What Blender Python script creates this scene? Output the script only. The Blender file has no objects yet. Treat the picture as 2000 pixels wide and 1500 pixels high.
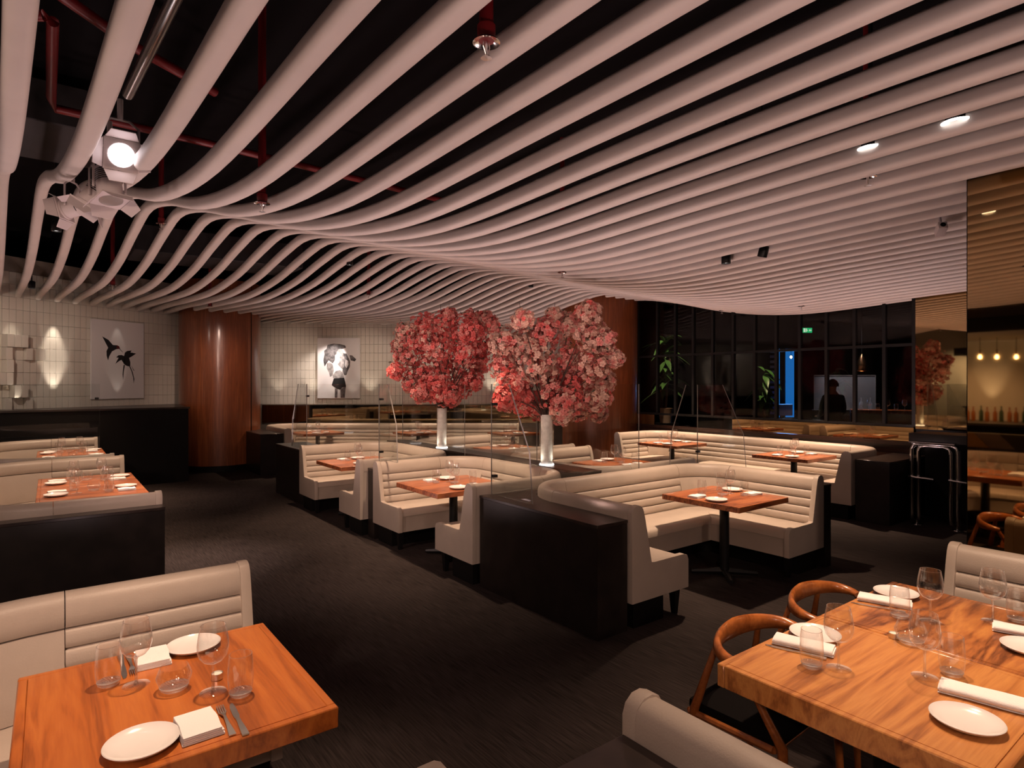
import bpy, bmesh, math, random
from mathutils import Vector, Matrix
random.seed(7)
PI = math.pi
scn = bpy.context.scene
COL = scn.collection

# ------------------------------------------------------------------ camera, world, exposure
FPX = 1190.0
YAW = math.radians(37.2)
CAMH = 1.8
FW = (math.sin(YAW), math.cos(YAW))
RT = (math.cos(YAW), -math.sin(YAW))
cam_d = bpy.data.cameras.new('camera')
cam_d.sensor_width = 36.0
cam_d.lens = 36.0 * FPX / 2000.0
cam_d.clip_start = 0.05
cam_d.clip_end = 100
cam = bpy.data.objects.new('camera', cam_d)
cam.location = (0, 0, CAMH)
cam.rotation_euler = (PI / 2, 0, -YAW)
COL.objects.link(cam)
scn.camera = cam
w = bpy.data.worlds.new('world')
w.use_nodes = True
w.node_tree.nodes['Background'].inputs[0].default_value = (1.0, 0.8, 0.72, 1)
w.node_tree.nodes['Background'].inputs[1].default_value = 0.02
scn.world = w
vs = scn.view_settings
vs.view_transform = 'Standard'
vs.look = 'None'
vs.exposure = 0.0
vs.gamma = 1.0
vs.use_curve_mapping = False
scn.cycles.transparent_max_bounces = 20
scn.cycles.max_bounces = 7
scn.cycles.diffuse_bounces = 3
scn.cycles.glossy_bounces = 4
scn.cycles.transmission_bounces = 4

WARM = (1.0, 0.68, 0.47)
SOFT = (1.0, 0.68, 0.55)
PINK = (1.0, 0.69, 0.67)


def spot(name, loc, target, power, angle, color=WARM, blend=0.6, radius=0.03):
    l = bpy.data.lights.new(name, 'SPOT')
    l.energy = power
    l.spot_size = math.radians(angle)
    l.spot_blend = blend
    l.color = color
    l.shadow_soft_size = radius
    o = bpy.data.objects.new(name, l)
    o.location = loc
    d = Vector(target) - Vector(loc)
    o.rotation_euler = d.to_track_quat('-Z', 'Y').to_euler()
    COL.objects.link(o)
    return o


def D(px, d):
    """plan position seen at photo column px, at depth d"""
    u = (px - 1000) / FPX
    return (d * (FW[0] + u * RT[0]), d * (FW[1] + u * RT[1]))


def at(px, py, z):
    """place on the horizontal plane z seen at photo pixel px, py"""
    d = FPX * (CAMH - z) / (py - 750)
    x, y = D(px, d)
    return (x, y, z)


# ------------------------------------------------------------------ materials
MATS = {}


def new_mat(name):
    m = bpy.data.materials.new(name)
    m.use_nodes = True
    MATS[name] = m
    return m, m.node_tree.nodes, m.node_tree.links, m.node_tree.nodes['Principled BSDF']


def simple(name, col, rough=0.5, metal=0.0, spec=0.5, var=0.0, vscale=6.0, bump=0.0, bscale=60.0, emit=None, estr=0.0, coat=0.0, trans=0.0):
    m, N, L, b = new_mat(name)
    b.inputs['Base Color'].default_value = (*col, 1)
    b.inputs['Roughness'].default_value = rough
    b.inputs['Metallic'].default_value = metal
    b.inputs['Specular IOR Level'].default_value = spec
    b.inputs['Coat Weight'].default_value = coat
    b.inputs['Transmission Weight'].default_value = trans
    if emit:
        b.inputs['Emission Color'].default_value = (*emit, 1)
        b.inputs['Emission Strength'].default_value = estr
    if var or bump:
        tc = N.new('ShaderNodeTexCoord')
    if var:
        nz = N.new('ShaderNodeTexNoise')
        nz.inputs['Scale'].default_value = vscale
        nz.inputs['Detail'].default_value = 4
        L.new(tc.outputs['Object'], nz.inputs['Vector'])
        r = N.new('ShaderNodeValToRGB')
        r.color_ramp.elements[0].position = 0.3
        r.color_ramp.elements[1].position = 0.7
        r.color_ramp.elements[0].color = (*[c * (1 - var) for c in col], 1)
        r.color_ramp.elements[1].color = (*[min(1, c * (1 + var)) for c in col], 1)
        L.new(nz.outputs['Fac'], r.inputs['Fac'])
        L.new(r.outputs['Color'], b.inputs['Base Color'])
    if bump:
        n2 = N.new('ShaderNodeTexNoise')
        n2.inputs['Scale'].default_value = bscale
        n2.inputs['Detail'].default_value = 3
        L.new(tc.outputs['Object'], n2.inputs['Vector'])
        bp = N.new('ShaderNodeBump')
        bp.inputs['Strength'].default_value = bump
        bp.inputs['Distance'].default_value = 0.01
        L.new(n2.outputs['Fac'], bp.inputs['Height'])
        L.new(bp.outputs['Normal'], b.inputs['Normal'])
    return m


def wood(name, c0, c1, c2, stretch, rough=0.35, scale=3.0, coat=0.3, ring=5.0):
    """stretch: per-axis factor; a small number = grain runs along that axis"""
    m, N, L, b = new_mat(name)
    tc = N.new('ShaderNodeTexCoord')
    mp = N.new('ShaderNodeMapping')
    mp.inputs['Scale'].default_value = stretch
    L.new(tc.outputs['Object'], mp.inputs['Vector'])
    nz = N.new('ShaderNodeTexNoise')
    nz.inputs['Scale'].default_value = scale
    nz.inputs['Detail'].default_value = 6
    nz.inputs['Distortion'].default_value = 1.2
    L.new(mp.outputs['Vector'], nz.inputs['Vector'])
    mul = N.new('ShaderNodeMath')
    mul.operation = 'MULTIPLY'
    mul.inputs[1].default_value = ring
    L.new(nz.outputs['Fac'], mul.inputs[0])
    fr = N.new('ShaderNodeMath')
    fr.operation = 'PINGPONG'
    fr.inputs[1].default_value = 1.0
    L.new(mul.outputs[0], fr.inputs[0])
    nf = N.new('ShaderNodeTexNoise')
    nf.inputs['Scale'].default_value = scale * 14
    nf.inputs['Detail'].default_value = 4
    L.new(mp.outputs['Vector'], nf.inputs['Vector'])
    mx = N.new('ShaderNodeMath')
    mx.operation = 'MULTIPLY_ADD'
    mx.inputs[1].default_value = 0.55
    L.new(fr.outputs[0], mx.inputs[0])
    m3 = N.new('ShaderNodeMath')
    m3.operation = 'MULTIPLY'
    m3.inputs[1].default_value = 0.45
    L.new(nf.outputs['Fac'], m3.inputs[0])
    L.new(m3.outputs[0], mx.inputs[2])
    r = N.new('ShaderNodeValToRGB')
    e = r.color_ramp.elements
    e[0].position = 0.15
    e[0].color = (*c0, 1)
    e[1].position = 0.85
    e[1].color = (*c2, 1)
    k = e.new(0.5)
    k.color = (*c1, 1)
    L.new(mx.outputs[0], r.inputs['Fac'])
    L.new(r.outputs['Color'], b.inputs['Base Color'])
    b.inputs['Roughness'].default_value = rough
    b.inputs['Coat Weight'].default_value = coat
    b.inputs['Coat Roughness'].default_value = 0.15
    return m


def glass(name, tint=(1, 1, 1), base=0.05, edge=0.75, power=3.0, rough=0.01, haze=0.0, edge_glint=0.0):
    """thin clear glass: see-through with reflections growing towards grazing view"""
    m, N, L, b = new_mat(name)
    N.remove(b)
    out = N['Material Output']
    tr = N.new('ShaderNodeBsdfTransparent')
    tr.inputs[0].default_value = (*tint, 1)
    gl = N.new('ShaderNodeBsdfGlossy')
    gl.inputs['Color'].default_value = (1, 1, 1, 1)
    gl.inputs['Roughness'].default_value = rough
    lw = N.new('ShaderNodeLayerWeight')
    lw.inputs['Blend'].default_value = 0.5
    pw = N.new('ShaderNodeMath')
    pw.operation = 'POWER'
    pw.inputs[1].default_value = power
    L.new(lw.outputs['Facing'], pw.inputs[0])
    ma = N.new('ShaderNodeMath')
    ma.operation = 'MULTIPLY_ADD'
    ma.inputs[1].default_value = edge
    ma.inputs[2].default_value = base
    L.new(pw.outputs[0], ma.inputs[0])
    mx = N.new('ShaderNodeMixShader')
    L.new(ma.outputs[0], mx.inputs[0])
    L.new(tr.outputs[0], mx.inputs[1])
    L.new(gl.outputs[0], mx.inputs[2])
    if haze or edge_glint:
        df = N.new('ShaderNodeBsdfDiffuse')
        df.inputs['Color'].default_value = (.85, .85, .87, 1)
        m2 = N.new('ShaderNodeMixShader')
        if edge_glint:  # white diffuse towards the edges imitates bright light refracted in the rims
            p2 = N.new('ShaderNodeMath')
            p2.operation = 'POWER'
            p2.inputs[1].default_value = 4.0
            L.new(lw.outputs['Facing'], p2.inputs[0])
            a2 = N.new('ShaderNodeMath')
            a2.operation = 'MULTIPLY_ADD'
            a2.inputs[1].default_value = edge_glint
            a2.inputs[2].default_value = haze
            L.new(p2.outputs[0], a2.inputs[0])
            L.new(a2.outputs[0], m2.inputs[0])
        else:
            m2.inputs[0].default_value = haze
        L.new(mx.outputs[0], m2.inputs[1])
        L.new(df.outputs[0], m2.inputs[2])
        L.new(m2.outputs[0], out.inputs['Surface'])
    else:
        L.new(mx.outputs[0], out.inputs['Surface'])
    return m


def carpet_mat():
    m, N, L, b = new_mat('carpet')
    tc = N.new('ShaderNodeTexCoord')
    mp = N.new('ShaderNodeMapping')
    mp.inputs['Scale'].default_value = (120, 5, 1)
    L.new(tc.outputs['Object'], mp.inputs['Vector'])
    nz = N.new('ShaderNodeTexNoise')
    nz.inputs['Scale'].default_value = 1.0
    nz.inputs['Detail'].default_value = 5
    L.new(mp.outputs['Vector'], nz.inputs['Vector'])
    nb = N.new('ShaderNodeTexNoise')
    nb.inputs['Scale'].default_value = 0.8
    L.new(tc.outputs['Object'], nb.inputs['Vector'])
    ad = N.new('ShaderNodeMath')
    ad.operation = 'MULTIPLY_ADD'
    ad.inputs[1].default_value = 0.35
    L.new(nb.outputs['Fac'], ad.inputs[0])
    m3 = N.new('ShaderNodeMath')
    m3.operation = 'MULTIPLY'
    m3.inputs[1].default_value = 0.65
    L.new(nz.outputs['Fac'], m3.inputs[0])
    L.new(m3.outputs[0], ad.inputs[2])
    r = N.new('ShaderNodeValToRGB')
    r.color_ramp.elements[0].position = 0.3
    r.color_ramp.elements[0].color = (0.010, 0.0072, 0.0066, 1)
    r.color_ramp.elements[1].position = 0.72
    r.color_ramp.elements[1].color = (0.060, 0.046, 0.042, 1)
    L.new(ad.outputs[0], r.inputs['Fac'])
    L.new(r.outputs['Color'], b.inputs['Base Color'])
    b.inputs['Roughness'].default_value = 0.95
    b.inputs['Specular IOR Level'].default_value = 0.1
    bp = N.new('ShaderNodeBump')
    bp.inputs['Strength'].default_value = 0.5
    bp.inputs['Distance'].default_value = 0.006
    L.new(nz.outputs['Fac'], bp.inputs['Height'])
    L.new(bp.outputs['Normal'], b.inputs['Normal'])
    return m


carpet_mat()
simple('batten', (0.66, 0.60, 0.55), 0.6, var=0.05, vscale=3)
simple('leather', (0.50, 0.42, 0.35), 0.42, var=0.05, vscale=5, bump=0.12, bscale=140)
simple('darkwood', (0.013, 0.009, 0.008), 0.38, var=0.4, vscale=8)
simple('ledge', (0.030, 0.020, 0.017), 0.30, var=0.4, vscale=10)
simple('black', (0.005, 0.0045, 0.0045), 0.55, spec=0.2)
simple('blackmetal', (0.012, 0.012, 0.012), 0.4, 0.3)
simple('void', (0.0045, 0.0035, 0.004), 0.9, spec=0.1)
simple('duct', (0.022, 0.018, 0.019), 0.7, var=0.3, vscale=2)
simple('chrome', (0.75, 0.74, 0.74), 0.12, 1.0)
simple('steel', (0.68, 0.66, 0.64), 0.30, 1.0)
simple('redpaint', (0.17, 0.010, 0.012), 0.4)
simple('seatblack', (0.006, 0.005, 0.005), 0.9, spec=0.05)
simple('lampgrey', (0.62, 0.55, 0.54), 0.5)
simple('lens', (1, 1, 1), 0.3, emit=(1.0, 0.84, 0.87), estr=9)
simple('glow', (1, 1, 1), 0.3, emit=(1.0, 0.93, 0.9), estr=3)
simple('bulb', (1, 1, 1), 0.3, emit=(1.0, 0.62, 0.3), estr=18)
simple('flame', (1, 1, 1), 0.3, emit=(1.0, 0.6, 0.25), estr=6)
simple('brass', (0.6, 0.4, 0.15), 0.25, 1.0)
simple('copper', (0.7, 0.36, 0.18), 0.25, 1.0)
simple('tile', (0.72, 0.67, 0.58), 0.35, var=0.05, vscale=1.5)
simple('grout', (0.34, 0.30, 0.25), 0.9)
simple('plaster', (0.55, 0.50, 0.44), 0.8)
simple('canvas', (0.80, 0.77, 0.76), 0.7)
simple('ink', (0.010, 0.009, 0.010), 0.8)
simple('inkred', (0.10, 0.008, 0.008), 0.8)
simple('inkgrey', (0.11, 0.10, 0.10), 0.8, var=0.8, vscale=14)
simple('inkmid', (0.30, 0.28, 0.27), 0.8, var=0.5, vscale=14)
simple('inklight', (0.62, 0.58, 0.56), 0.8, var=0.2, vscale=20)
simple('porcelain', (0.86, 0.82, 0.79), 0.18, coat=0.5)
simple('linen', (0.86, 0.83, 0.81), 0.85, bump=0.25, bscale=220)
simple('wax', (0.8, 0.75, 0.65), 0.5)
simple('frost', (0.86, 0.84, 0.80), 0.35, var=0.12, vscale=30, bump=0.4, bscale=60)
simple('leaf', (0.035, 0.10, 0.025), 0.4, var=0.5, vscale=5)
simple('leafdry', (0.06, 0.055, 0.03), 0.6)
simple('bark', (0.07, 0.04, 0.03), 0.8)
simple('pot', (0.30, 0.20, 0.14), 0.7)
simple('coral', (0.80, 0.155, 0.145), 0.65, var=0.25, vscale=3)
simple('pink', (0.86, 0.30, 0.27), 0.65, var=0.25, vscale=3)
simple('peach', (0.82, 0.52, 0.42), 0.65, var=0.2, vscale=3)
simple('skin', (0.45, 0.24, 0.16), 0.5)
simple('hair', (0.012, 0.008, 0.007), 0.5)
simple('cloth', (0.010, 0.010, 0.012), 0.9)
simple('bronze_mirror', (0.50, 0.355, 0.185), 0.025, 1.0)
simple('dark_mirror', (0.36, 0.275, 0.17), 0.03, 1.0)
simple('green_sign', (0.0, 0.3, 0.1), 0.5, emit=(0.02, 0.7, 0.25), estr=0.9)
simple('white_sign', (0.9, 0.9, 0.9), 0.5, emit=(0.8, 1.0, 0.85), estr=1.0)
simple('blue_glow', (0.02, 0.1, 0.4), 0.4, emit=(0.012, 0.17, 0.62), estr=1.1)
simple('blue_slat', (0.16, 0.2, 0.42), 0.5)
simple('stripe_ochre', (0.42, 0.22, 0.05), 0.8)
simple('stripe_taupe', (0.26, 0.19, 0.14), 0.8)
simple('stripe_dark', (0.05, 0.045, 0.03), 0.8)
simple('amber', (0.55, 0.16, 0.02), 0.1, trans=0.3)
simple('bottlegreen', (0.02, 0.06, 0.02), 0.1)
wood('walnut_y', (0.27, 0.068, 0.013), (0.46, 0.125, 0.022), (0.56, 0.175, 0.034), (7.0, 0.45, 3.0), 0.30, 1.5, 0.5, 5)
wood('walnut_x', (0.26, 0.085, 0.024), (0.49, 0.19, 0.052), (0.62, 0.275, 0.08), (0.45, 8.0, 3.0), 0.30, 1.6, 0.4, 6)
wood('walnut_fig', (0.11, 0.032, 0.012), (0.42, 0.145, 0.04), (0.62, 0.265, 0.07), (0.6, 4.0, 3.0), 0.30, 1.5, 0.4, 8)
wood('walnut_far', (0.14, 0.035, 0.014), (0.42, 0.12, 0.042), (0.55, 0.19, 0.06), (0.55, 6.0, 3.0), 0.32, 1.5, 0.4, 9)
wood('chairwood', (0.22, 0.06, 0.014), (0.42, 0.13, 0.03), (0.5, 0.18, 0.045), (2, 2, 2), 0.28, 2.0, 0.5, 4)
wood('column_wood', (0.17, 0.045, 0.015), (0.27, 0.078, 0.026), (0.35, 0.115, 0.04), (7, 7, 0.35), 0.36, 2.0, 0.5, 4)
wood('panel_wood', (0.02, 0.008, 0.006), (0.045, 0.017, 0.011), (0.07, 0.028, 0.017), (4, 0.5, 8), 0.35, 2.0, 0.3, 4)
glass('clear_glass', (0.985, 0.99, 0.985), 0.055, 0.75, 3.5)
glass('wine_glass_mat', (0.965, 0.965, 0.965), 0.10, 0.7, 2.4, 0.03, 0.0, 0.42)
glass('thick_glass', (0.93, 0.93, 0.93), 0.24, 0.5, 1.8, 0.06, 0.02, 0.35)
glass('milky_glass', (0.90, 0.90, 0.92), 0.06, 0.5, 3.0, 0.05, 0.22)
glass('screen_glass', (0.97, 0.98, 0.975), 0.035, 0.6, 4.0)
glass('window_glass', (0.80, 0.77, 0.73), 0.022, 0.40, 4.5, 0.03)
simple('glass_edge', (0.28, 0.265, 0.245), 0.2, spec=0.8)


# ------------------------------------------------------------------ mesh helpers
class MB:
    def __init__(s):
        s.v = []
        s.f = []

    def quadgrid(s, rows, closed_u=False, closed_v=False, flip=False):
        o = len(s.v)
        nr, nc = len(rows), len(rows[0])
        for r in rows:
            s.v.extend([tuple(p) for p in r])
        for i in range(nr if closed_u else nr - 1):
            for j in range(nc if closed_v else nc - 1):
                a = o + i * nc + j
                b = o + i * nc + (j + 1) % nc
                c = o + ((i + 1) % nr) * nc + (j + 1) % nc
                d = o + ((i + 1) % nr) * nc + j
                s.f.append((a, d, c, b) if flip else (a, b, c, d))
        return o

    def poly(s, pts):
        o = len(s.v)
        s.v.extend([tuple(p) for p in pts])
        s.f.append(tuple(range(o, o + len(pts))))

    def loft(s, rings, cap=True):
        """closed rings of equal count"""
        o = len(s.v)
        n = len(rings[0])
        for r in rings:
            s.v.extend([tuple(p) for p in r])
        for i in range(len(rings) - 1):
            for j in range(n):
                s.f.append((o + i * n + j, o + i * n + (j + 1) % n, o + (i + 1) * n + (j + 1) % n, o + (i + 1) * n + j))
        if cap:
            s.f.append(tuple(o + j for j in range(n - 1, -1, -1)))
            e = o + (len(rings) - 1) * n
            s.f.append(tuple(e + j for j in range(n)))

    def box(s, x0, x1, y0, y1, z0, z1):
        s.loft([[(x0, y0, z0), (x1, y0, z0), (x1, y1, z0), (x0, y1, z0)], [(x0, y0, z1), (x1, y0, z1), (x1, y1, z1), (x0, y1, z1)]])

    def prism(s, poly, z0, z1):
        s.loft([[(x, y, z0) for x, y in poly], [(x, y, z1) for x, y in poly]])

    def lathe(s, prof, n=20, c=(0, 0, 0), cap=False):
        rings = []
        for r, z in prof:
            rings.append([(c[0] + r * math.cos(2 * PI * k / n), c[1] + r * math.sin(2 * PI * k / n), c[2] + z) for k in range(n)])
        s.loft(rings, cap)

    def tube(s, pts, r, n=8, cap=True):
        pts = [Vector(p) for p in pts]
        rs = r if isinstance(r, (list, tuple)) else [r] * len(pts)
        rings = []
        prev = None
        for i, p in enumerate(pts):
            t = (pts[min(i + 1, len(pts) - 1)] - pts[max(i - 1, 0)]).normalized()
            if prev is None:
                up = Vector((0, 0, 1)) if abs(t.z) < 0.9 else Vector((1, 0, 0))
                a = t.cross(up).normalized()
            else:
                a = (prev - t * prev.dot(t)).normalized()
            prev = a
            b = t.cross(a)
            rings.append([p + (a * math.cos(2 * PI * k / n) + b * math.sin(2 * PI * k / n)) * rs[i] for k in range(n)])
        s.loft(rings, cap)

    def xform(s, M):
        s.v = [tuple(M @ Vector(p)) for p in s.v]
        return s

    def build(s, name, mat, parent=None, smooth=False, bevel=0.0, segs=2, local=False, auto=None):
        me = bpy.data.meshes.new(name)
        off = Vector((0, 0, 0))
        if parent is not None and not local:
            off = wloc(parent)
        me.from_pydata([tuple(Vector(p) - off) for p in s.v], [], s.f)
        bm = bmesh.new()
        bm.from_mesh(me)
        bmesh.ops.recalc_face_normals(bm, faces=bm.faces)
        if bevel:
            eds = [e for e in bm.edges if len(e.link_faces) == 2 and e.calc_face_angle(0) > 0.6]
            bmesh.ops.bevel(bm, geom=eds, offset=bevel, segments=segs, profile=0.7, affect='EDGES', clamp_overlap=True)
        bm.to_mesh(me)
        bm.free()
        if smooth or bevel:
            for p in me.polygons:
                p.use_smooth = True
            if auto is None:
                auto = 40
            me.set_sharp_from_angle(angle=math.radians(auto))
        me.materials.append(MATS[mat])
        o = bpy.data.objects.new(name, me)
        COL.objects.link(o)
        if parent is not None:
            o.parent = parent
        return o


def wloc(o):
    l = Vector(o.location)
    while o.parent is not None:
        o = o.parent
        l += Vector(o.location)
    return l


def tag(o, label, cat, group=None, kind=None):
    o['label'] = label
    if cat:
        o['category'] = cat
    if group:
        o['group'] = group
    if kind:
        o['kind'] = kind
    return o


def thing(name, label, cat, loc=(0, 0, 0), rz=0.0, group=None):
    o = bpy.data.objects.new(name, None)
    o.empty_display_size = 0.1
    o.location = loc
    o.rotation_euler = (0, 0, rz)
    COL.objects.link(o)
    return tag(o, label, cat, group)


def struct(name, mb, mat, label=None, **k):
    o = mb.build(name, mat, **k)
    o['kind'] = 'structure'
    if label:
        o['label'] = label
    return o


def copy_tree(o, parent=None):
    c = o.copy()
    COL.objects.link(c)
    c.parent = parent
    for ch in list(o.children):
        copy_tree(ch, c)
    return c


def box_obj(name, b, mat, parent=None, bevel=0.0, **k):
    m = MB()
    m.box(*b)
    return m.build(name, mat, parent, bevel=bevel, **k)


def interp(tab, x):
    """smooth (Catmull-Rom) interpolation of a table"""
    if x <= tab[0][0]:
        return tab[0][1]
    if x >= tab[-1][0]:
        return tab[-1][1]
    for i in range(len(tab) - 1):
        if tab[i][0] <= x <= tab[i + 1][0]:
            break
    x0, y0 = tab[i]
    x1, y1 = tab[i + 1]
    m0 = (y1 - tab[i - 1][1]) / (x1 - tab[i - 1][0]) if i > 0 else (y1 - y0) / (x1 - x0)
    m1 = (tab[i + 2][1] - y0) / (tab[i + 2][0] - x0) if i + 2 < len(tab) else (y1 - y0) / (x1 - x0)
    h = x1 - x0
    t = (x - x0) / h
    return ((2 * t ** 3 - 3 * t * t + 1) * y0 + (t ** 3 - 2 * t * t + t) * h * m0 + (-2 * t ** 3 + 3 * t * t) * y1 + (t ** 3 - t * t) * h * m1)


# ------------------------------------------------------------------ the room shell
m = MB()
m.box(-9, 19, -8, 18, -0.1, 0)
struct('floor', m, 'carpet', 'dark brown carpet with fine streaks')
m = MB()
m.box(-9, 19, -8, 18, 4.4, 4.5)
CEIL = struct('ceiling', m, 'void', 'black ceiling void behind wavy pale battens')

WAVE = [(-9, 3.08), (-3, 3.08), (0.5, 3.04), (2.0, 2.985), (3.4, 2.925), (4.2, 2.97), (5.0, 3.10), (6.0, 3.35), (6.9, 3.49), (7.6, 3.41), (8.6, 3.24), (9.8, 3.15), (11.2, 3.18), (13.0, 3.25), (17, 3.3)]


def wavez(p, y):
    return interp(WAVE, y - 0.16 * (p - 1.0))


# left tile wall line, rear tile wall line
LW0 = Vector((-0.44, 13.3))
LWD = Vector((0.860, 0.510)).normalized()
LWN = Vector((LWD.y, -LWD.x))          # towards the room
RW0 = Vector((3.7, 15.83))
RWD = Vector((RT[0], RT[1]))
RWN = Vector((-FW[0], -FW[1]))


def batten_end(p):
    # y where X = p - .058*y meets the walls
    best = 16.5
    # left wall
    for (O, d, smin, smax) in ((LW0, LWD, -8, 3.3), (RW0, RWD, -0.5, 9.5)):
        # O + s d ; X + .058 Y = p
        den = d.x + 0.058 * d.y
        s = (p - O.x - 0.058 * O.y) / den
        if smin <= s <= smax:
            best = min(best, O.y + s * d.y)
    return best


WB, HB = 0.090, 0.092
k = 0
for i in range(-7, 38):
    p = 0.345 + 0.275 * i
    y1 = batten_end(p) - 0.06
    if 2.2 < p - .058 * 14 < 3.6 and y1 > 13.2:
        y1 = min(y1, 13.45)
    # the second timber column stops the battens that run into it
    xc = p - .058 * 9.2
    if abs(xc - 9.34) < 0.8:
        y1 = min(y1, 8.35)
    if p - .058 * 8 > 9.62:
        continue
    if p - .058 * 3 > 8.9 and False:
        pass
    y0 = -6.0
    x_at = p - .058 * 1.0
    if 4.5 < x_at < 5.75:
        y0 = 1.332
    n = max(12, int((y1 - y0) / 0.22))
    rings = []
    hw = WB / 2
    # rounded rectangle, underside at z = 0
    rc = 0.032
    prof = []
    for (cx_, cz_, a0) in ((-hw + rc, rc, PI), (hw - rc, rc, 1.5 * PI), (hw - rc, HB - rc, 0), (-hw + rc, HB - rc, .5 * PI)):
        for a in range(5):
            t = a0 + .5 * PI * a / 4
            prof.append((cx_ + rc * math.cos(t), cz_ + rc * math.sin(t)))
    for j in range(n + 1):
        y = y0 + (y1 - y0) * j / n
        z = wavez(p, y)
        x = p - 0.058 * y
        rings.append([(x + a, y, z + b) for a, b in prof])
    m = MB()
    m.loft(rings)
    m.build('batten', 'batten', CEIL, smooth=True, auto=50)

# walls out of the frame that the mirrors look at
m = MB()
m.box(-9, 19, -8.1, -8, 0, 4.4)
struct('wall_back', m, 'plaster', 'plain wall behind the viewer')
m = MB()
m.box(-7.2, -7.0, -8, 12.0, 0, 4.4)
struct('wall_side', m, 'tile', 'pale wall beyond the bar')
m = MB()
m.box(18.9, 19, -8, 18, 0, 4.4)
struct('wall_far', m, 'void', 'dark wall of the room beyond the glazing')
m = MB()
m.box(-9, 19, 17.9, 18, 0, 4.4)
struct('wall_end', m, 'void', 'dark wall behind the tiled walls')


def tile_wall(name, label, O, d, nrm, s0, s1, z0, z1, tw, th, bump_fn, vis_s, art_holes):
    """a backing wall with single tiles proud of it"""
    m = MB()
    A = O + d * s0
    B = O + d * s1
    A2, B2 = A - nrm * 0.12, B - nrm * 0.12
    m.prism([(A.x, A.y), (B.x, B.y), (B2.x, B2.y), (A2.x, A2.y)], 0, 3.95)
    wall = struct(name, m, 'grout', label)
    meshes = {}
    cells = []
    ns = int((s1 - s0) / tw)
    nz = int((z1 - z0) / th)
    for a in range(ns):
        for b in range(nz):
            s = s0 + a * tw
            z = z0 + b * th
            cells.append((abs(s - vis_s), s, z, a, b))
    cells.sort()
    single = 0
    rest = MB()
    ang = math.atan2(d.y, d.x)
    for q, s, z, a, b in cells:
        if any(h[0] < s + tw * .5 < h[1] and h[2] < z + th * .5 < h[3] for h in art_holes):
            continue
        dep = bump_fn(a, b, s, z)
        if single < 300:
            key = round(dep, 3)
            if key not in meshes:
                mb = MB()
                mb.box(0, tw - 0.0045, -dep, 0, 0, th - 0.0045)
                bm0 = mb.build('tile', 'tile', None, bevel=0.002, segs=1)
                meshes[key] = bm0.data
                o = bm0
            else:
                o = bpy.data.objects.new('tile', meshes[key])
                COL.objects.link(o)
            P0 = O + d * s
            o.location = (P0.x, P0.y, z)
            o.rotation_euler = (0, 0, ang)
            o.parent = wall
            single += 1
        else:
            P0 = O + d * s
            P1 = O + d * (s + tw - 0.006)
            n_ = nrm * dep
            rest.loft([[(P0.x, P0.y, z), (P1.x, P1.y, z), (P1.x + n_.x, P1.y + n_.y, z), (P0.x + n_.x, P0.y + n_.y, z)],
                       [(P0.x, P0.y, z + th - .006), (P1.x, P1.y, z + th - .006), (P1.x + n_.x, P1.y + n_.y, z + th - .006), (P0.x + n_.x, P0.y + n_.y, z + th - .006)]])
    if rest.v:
        ro = rest.build('tiles', 'tile', wall)
        ro['kind'] = 'stuff'
    return wall


PROUD = [(0, 7, 628, 654, .12), (14, 26, 628, 654, .14), (13, 45, 656, 682, .16), (2, 17, 682, 707, .12), (50, 63, 684, 709, .10), (71, 82, 684, 709, .08), (2, 17, 708, 733, .15), (-20, 26, 736, 760, .14), (14, 45, 762, 787, .16), (7, 17, 789, 812, .1), (50, 64, 788, 812, .1), (-60, -8, 640, 700, .12), (-90, -30, 720, 770, .15)]


def bump_left(a, b, s, z):
    c = LW0 + LWD * (s + .052) + LWN * .05
    dd = c.x * FW[0] + c.y * FW[1]
    px = 1000 + FPX * (c.x * RT[0] + c.y * RT[1]) / dd
    py = 750 - FPX * (z + .1 - CAMH) / dd
    for x0, x1, y0, y1, q in PROUD:
        if x0 <= px <= x1 and y0 <= py <= y1:
            return q
    return 0.014


tile_wall('wall_left', 'cream tiled wall with some tiles standing proud', LW0, LWD, LWN, -6.0, 3.6, 1.36, 3.72, 0.105, 0.212, bump_left, 0.9, [(1.20, 2.25, 1.5, 2.86)])
tile_wall('wall_rear', 'cream tiled rear wall above the mirror band', RW0, RWD, RWN, -0.2, 8.6, 1.31, 3.72, 0.105, 0.208, lambda a, b, s, z: 0.012, 2.6, [])

# low black wall and ledge under the left tiles
t = thing('low_wall', 'black panelled low wall with ledge below the bird picture', 'low wall', (0.4, 12.7, 0))
m = MB()
m.prism([(-1.5, 12.56), (2.05, 12.62), (2.15, 14.75), (-1.5, 12.62)], 0, 1.345)
m.build('body', 'black', t)
m = MB()
m.prism([(-1.55, 12.53), (2.07, 12.59), (2.17, 14.8), (-1.55, 12.66)], 1.345, 1.375)
m.build('ledge', 'ledge', t)

# mirror band below the rear tiles
m = MB()
A = RW0 + RWN * 0.02 + RWD * 0.55
B = RW0 + RWN * 0.02 + RWD * 8.5
A2, B2 = A + RWN * .02, B + RWN * .02
m.prism([(A.x, A.y), (A2.x, A2.y), (B2.x, B2.y), (B.x, B.y)], 0.86, 1.29)
o = m.build('mirror_panel', 'dark_mirror')
tag(o, 'bronze tinted mirror band below the rear tiled wall', 'mirror')


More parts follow.
